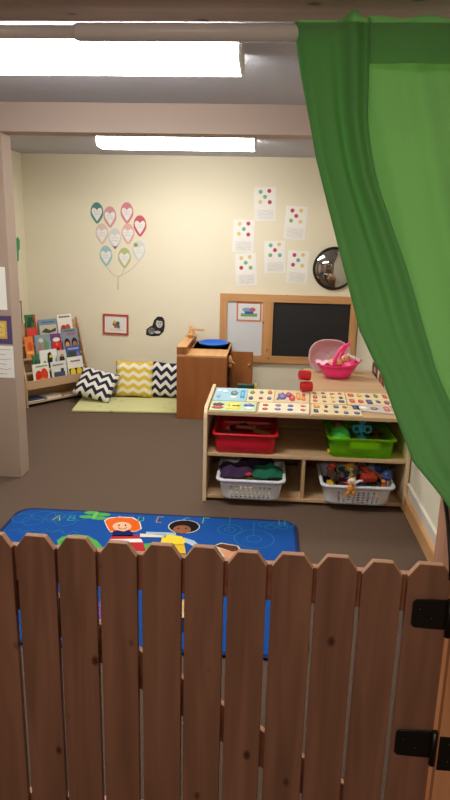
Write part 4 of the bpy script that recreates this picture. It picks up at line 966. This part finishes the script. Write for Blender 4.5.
ob = pillow(96, 382, .37, .32, -.5, .05, nv, 'navy and white chevron pillow slumped at the left beside the book rack', 5.80, .13)[1]; ob.rotation_euler = (-.80, .2, -.1); ob.location.z = .17; ob.location.x += .0
ob = pillow(134.5, 380.5, .375, .35, -.22, 0, yv, 'yellow and white chevron pillow between the two navy ones', 5.98, .12)[1]; ob.rotation_euler = (-.25, .0, .03); ob.location.z = .195
ob = pillow(168, 381, .31, .34, -.2, 0, nv, 'navy and white chevron pillow at the right beside the play sink', 6.0, .12)[1]; ob.rotation_euler = (-.2, .05, 0); ob.location.z = .195; ob.location.x = -.945

# ------------------------------------------------------------------ book rack
RA = math.radians(52); BO = Vector((-2.14, 5.46, 0)); th_ = RA
rk = empty('book_rack', BO, 'light wooden tiered book display rack in the left back corner', 'book rack', None, th_)
BW = .69
def lb(b, nm): return b.build(nm, rk, local=True)
rackm = M_birch
for xa in (0, BW-.016):
    b = MB(); b.prism([(0, 0), (.18, 0), (.18, .77), (.155, .77), (0, .26)], (xa, 0, 0), Y3, Z3, (.016, 0, 0), M_birchz, bev=.002); lb(b, 'side_panel')
b = MB(); b.box(.016, BW-.016, (.17), .18, .03, .75, rackm); lb(b, 'back_panel')
b = MB(); b.box(.016, BW-.016, .004, .17, .03, .045, rackm, bev=.002); lb(b, 'bottom_shelf')
b = MB(); b.box(.016, BW-.016, .002, .014, .165, .245, rackm, bev=.002); b.box(.016, BW-.016, .014, .168, .165, .177, rackm); lb(b, 'front_tray')
TIER = [(.122, .56), (.088, .435), (.053, .31), (.018, .178)]
for (yy_, z_) in TIER[:3]:
    b = MB(); b.box(.016, BW-.016, yy_-.006, yy_-.001, z_-.012, z_+.008, rackm, bev=.001); b.box(.016, BW-.016, yy_-.001, yy_+.03, z_-.012, z_-.004, rackm, bev=.001); lb(b, 'tray')
nn = Vector((-math.sin(RA), math.cos(RA), 0)); ee = Vector((math.cos(RA), math.sin(RA), 0))
TL = math.radians(9)
def book(tier, x0p, x1p, yt, c_, label, draw, bottom=None):
    """front-facing book: pixel x range and top y"""
    yy_, z_ = TIER[tier]
    org = BO+nn*(yy_+.004)
    a = onP(x0p, yt, org+nn*.03, nn)-BO; c = onP(x1p, yt, org+nn*.03, nn)-BO
    w0 = max(a.dot(ee), .018); w1 = min(c.dot(ee), BW-.018); zt_ = (a.z+c.z)/2
    h = max(.1, zt_-z_); w = w1-w0
    o = BO+ee*w0+nn*(yy_+.006)+Z3*(z_+.0005)
    ayv = (Z3*math.cos(TL)+nn*math.sin(TL)); n = -(nn*math.cos(TL)-Z3*math.sin(TL))
    b = MB(); b.prism(rect(0, w, 0, h), o, ee, ayv, -n*.007, mat(c_, .35, .04, 30, name='cover'))
    b.prism(rect(.002, w-.002, .002, h-.002), o-n*.0015, ee, ayv, -n*.004, M_white)
    def f(pts, lay, cc): b.flat([(u*w, v*h) for u, v in pts], o, ee, ayv, n, lay, mat(cc, .35, .06, 30, name='art'))
    draw(f)
    return tag(b.build('picture_book', recalc=False), label, 'book', 'picture books on the display rack')
def D(*shapes):
    def g_(f):
        for i, (kd, c_, *a) in enumerate(shapes):
            if kd == 'r': f(rect(*a), i+1, c_)
            elif kd == 'e': f(ell(*a), i+1, c_)
            elif kd == 'p': f(a[0], i+1, c_)
            elif kd == 't':   # title line
                for q in stroke([(a[0]+(a[1]-a[0])*k/8, a[2]+(.02 if k % 2 else -.02)) for k in range(9)], .05): f(q, i+1, c_)
    return g_
book(0, 25, 35.5, 314.5, (40, 110, 60), 'green and red book with a dark lizard at the top left of the rack', D(('r', (206, 60, 40), 0, 1, 0, .55), ('p', (24, 60, 44), [(.1, .6), (.3, .9), (.7, .92), (.85, .7), (.6, .75), (.5, .55)]), ('r', (190, 40, 34), .84, 1, 0, 1)))
book(0, 38, 56.5, 319, (118, 140, 164), 'blue grey landscape book in the middle of the top row', D(('r', (190, 180, 150), .05, .95, .35, .75), ('p', (60, 64, 60), [(.1, .45), (.35, .62), (.6, .5), (.9, .6), (.9, .45), (.5, .38)]), ('t', (70, 96, 130), .15, .85, .87), ('r', (90, 110, 124), .05, .95, .05, .33)))
book(0, 57, 71.5, 314, (228, 220, 208), 'white book with a reddish picture at the top right of the rack', D(('t', (70, 54, 48), .12, .88, .9), ('e', (150, 56, 44), .38, .45, .2, .14), ('e', (176, 84, 60), .66, .47, .18, .14), ('e', (60, 40, 36), .5, .33, .25, .08), ('r', (200, 188, 176), .05, .95, .04, .14)))
book(1, 24, 32.5, 336.5, (226, 122, 52), 'orange book at the left end of the second row', D(('e', (206, 80, 40), .6, .55, .3, .2), ('r', (236, 180, 90), .1, .9, .2, .32)))
book(1, 33.5, 50, 334.5, (132, 150, 156), 'grey blue painted book, second from left in the second row', D(('p', (168, 120, 110), [(.15, .3), (.3, .75), (.45, .5), (.4, .25)]), ('p', (110, 140, 100), [(.5, .2), (.6, .8), (.85, .6), (.8, .25)]), ('e', (196, 200, 196), .4, .75, .15, .1), ('r', (96, 112, 120), 0, .06, 0, 1)))
book(1, 50.5, 60.5, 333.5, (112, 60, 116), 'purple book with a round red shape in the second row', D(('e', (206, 44, 36), .5, .38, .46, .34), ('e', (226, 220, 214), .5, .72, .36, .10), ('e', (220, 120, 60), .5, .5, .1, .07), ('r', (70, 30, 34), .3, .7, .26, .33)))
book(1, 61.5, 77.5, 328.5, (130, 140, 158), 'grey blue book with two dark-haired children at the right of the second row', D(('t', (186, 70, 80), .3, .85, .78), ('e', (40, 28, 28), .27, .4, .18, .22), ('e', (214, 150, 96), .27, .33, .13, .15), ('e', (40, 28, 28), .72, .4, .18, .22), ('e', (176, 110, 76), .72, .33, .13, .15), ('t', (66, 110, 90), .1, .8, .92)))
book(2, 31.5, 38, 355, (60, 116, 74), 'narrow green book at the left of the third row', D(('e', (40, 80, 56), .5, .5, .3, .2),))
book(2, 39, 56.5, 349.5, (222, 224, 218), 'white book with a black and green toucan in the third row', D(('p', (30, 34, 34), [(.35, .1), (.45, .8), (.62, .9), (.72, .6), (.66, .1)]), ('e', (220, 200, 50), .62, .66, .09, .08), ('p', (70, 150, 70), [(.08, .05), (.2, .5), (.34, .4), (.3, .05)]), ('p', (86, 160, 150), [(.72, .1), (.95, .7), (.97, .1)])))
book(2, 57, 65.5, 350, (196, 196, 186), 'small pale book with dark animals in the middle of the third row', D(('e', (60, 46, 44), .45, .5, .3, .22), ('e', (190, 140, 90), .5, .72, .2, .08), ('e', (40, 34, 36), .5, .2, .4, .14)))
book(2, 66, 79.5, 345.5, (74, 92, 156), 'blue book with a dark green panel at the right of the third row', D(('r', (54, 76, 60), .1, .66, .3, .74), ('e', (120, 110, 170), .82, .5, .12, .2), ('t', (190, 196, 214), .1, .9, .86)))
book(3, 32, 48.5, 363.5, (230, 226, 214), 'white book with red apples at the left of the bottom row', D(('e', (206, 50, 34), .34, .45, .22, .25), ('e', (214, 66, 40), .68, .5, .22, .28), ('e', (226, 130, 50), .55, .25, .2, .14), ('t', (110, 120, 100), .2, .9, .88)))
book(3, 50.5, 66, 361, (218, 218, 210), 'white book with a grey train in the middle of the bottom row', D(('r', (70, 84, 104), .14, .86, .26, .52), ('r', (50, 56, 66), .6, .8, .5, .66), ('e', (40, 40, 44), .3, .24, .09, .08), ('e', (40, 40, 44), .66, .24, .09, .08), ('t', (110, 110, 110), .1, .8, .84)))
book(3, 67, 82.5, 356.5, (232, 228, 216), 'white book with black and yellow shapes at the right of the bottom row', D(('r', (26, 26, 26), .06, .94, .16, .52), ('e', (232, 200, 48), .3, .36, .17, .17), ('e', (232, 200, 48), .7, .36, .17, .17), ('t', (110, 60, 100), .2, .8, .82)))
# flat books on the bottom shelf
for k, (u, w, d, c_, lb_) in enumerate(((.03, .17, .02, (66, 78, 116), 'blue book lying flat at the left of the rack bottom shelf'), (.22, .16, .03, (198, 182, 160), 'beige book lying flat in the middle of the rack bottom shelf'), (.40, .17, .015, (176, 138, 100), 'tan book lying flat at the right of the rack bottom shelf'))):
    b = MB(); o = BO+ee*u+nn*.012+Z3*.0455
    b.prism(rect(0, w, 0, .15), o, ee, nn, Z3*.003, mat(c_, .4, .05, name='cover')); b.prism(rect(.003, w-.003, .003, .147), o+Z3*.003, ee, nn, Z3*d*.6, M_white); b.prism(rect(0, w, 0, .15), o+Z3*(.003+d*.6), ee, nn, Z3*.003, mat(c_, .4, .05, name='cover'))
    tag(b.build('picture_book'), lb_, 'book', 'books lying on the rack bottom shelf')

# ------------------------------------------------------------------ world and view
w = bpy.data.worlds.new('world'); sc.world = w; w.use_nodes = True
w.node_tree.nodes['Background'].inputs[0].default_value = (.05, .05, .055, 1); w.node_tree.nodes['Background'].inputs[1].default_value = .2
sc.view_settings.view_transform = 'Standard'; sc.view_settings.look = 'None'; sc.view_settings.gamma = 1; sc.view_settings.exposure = 1.35
sc.cycles.max_bounces = 10; sc.cycles.transparent_max_bounces = 12
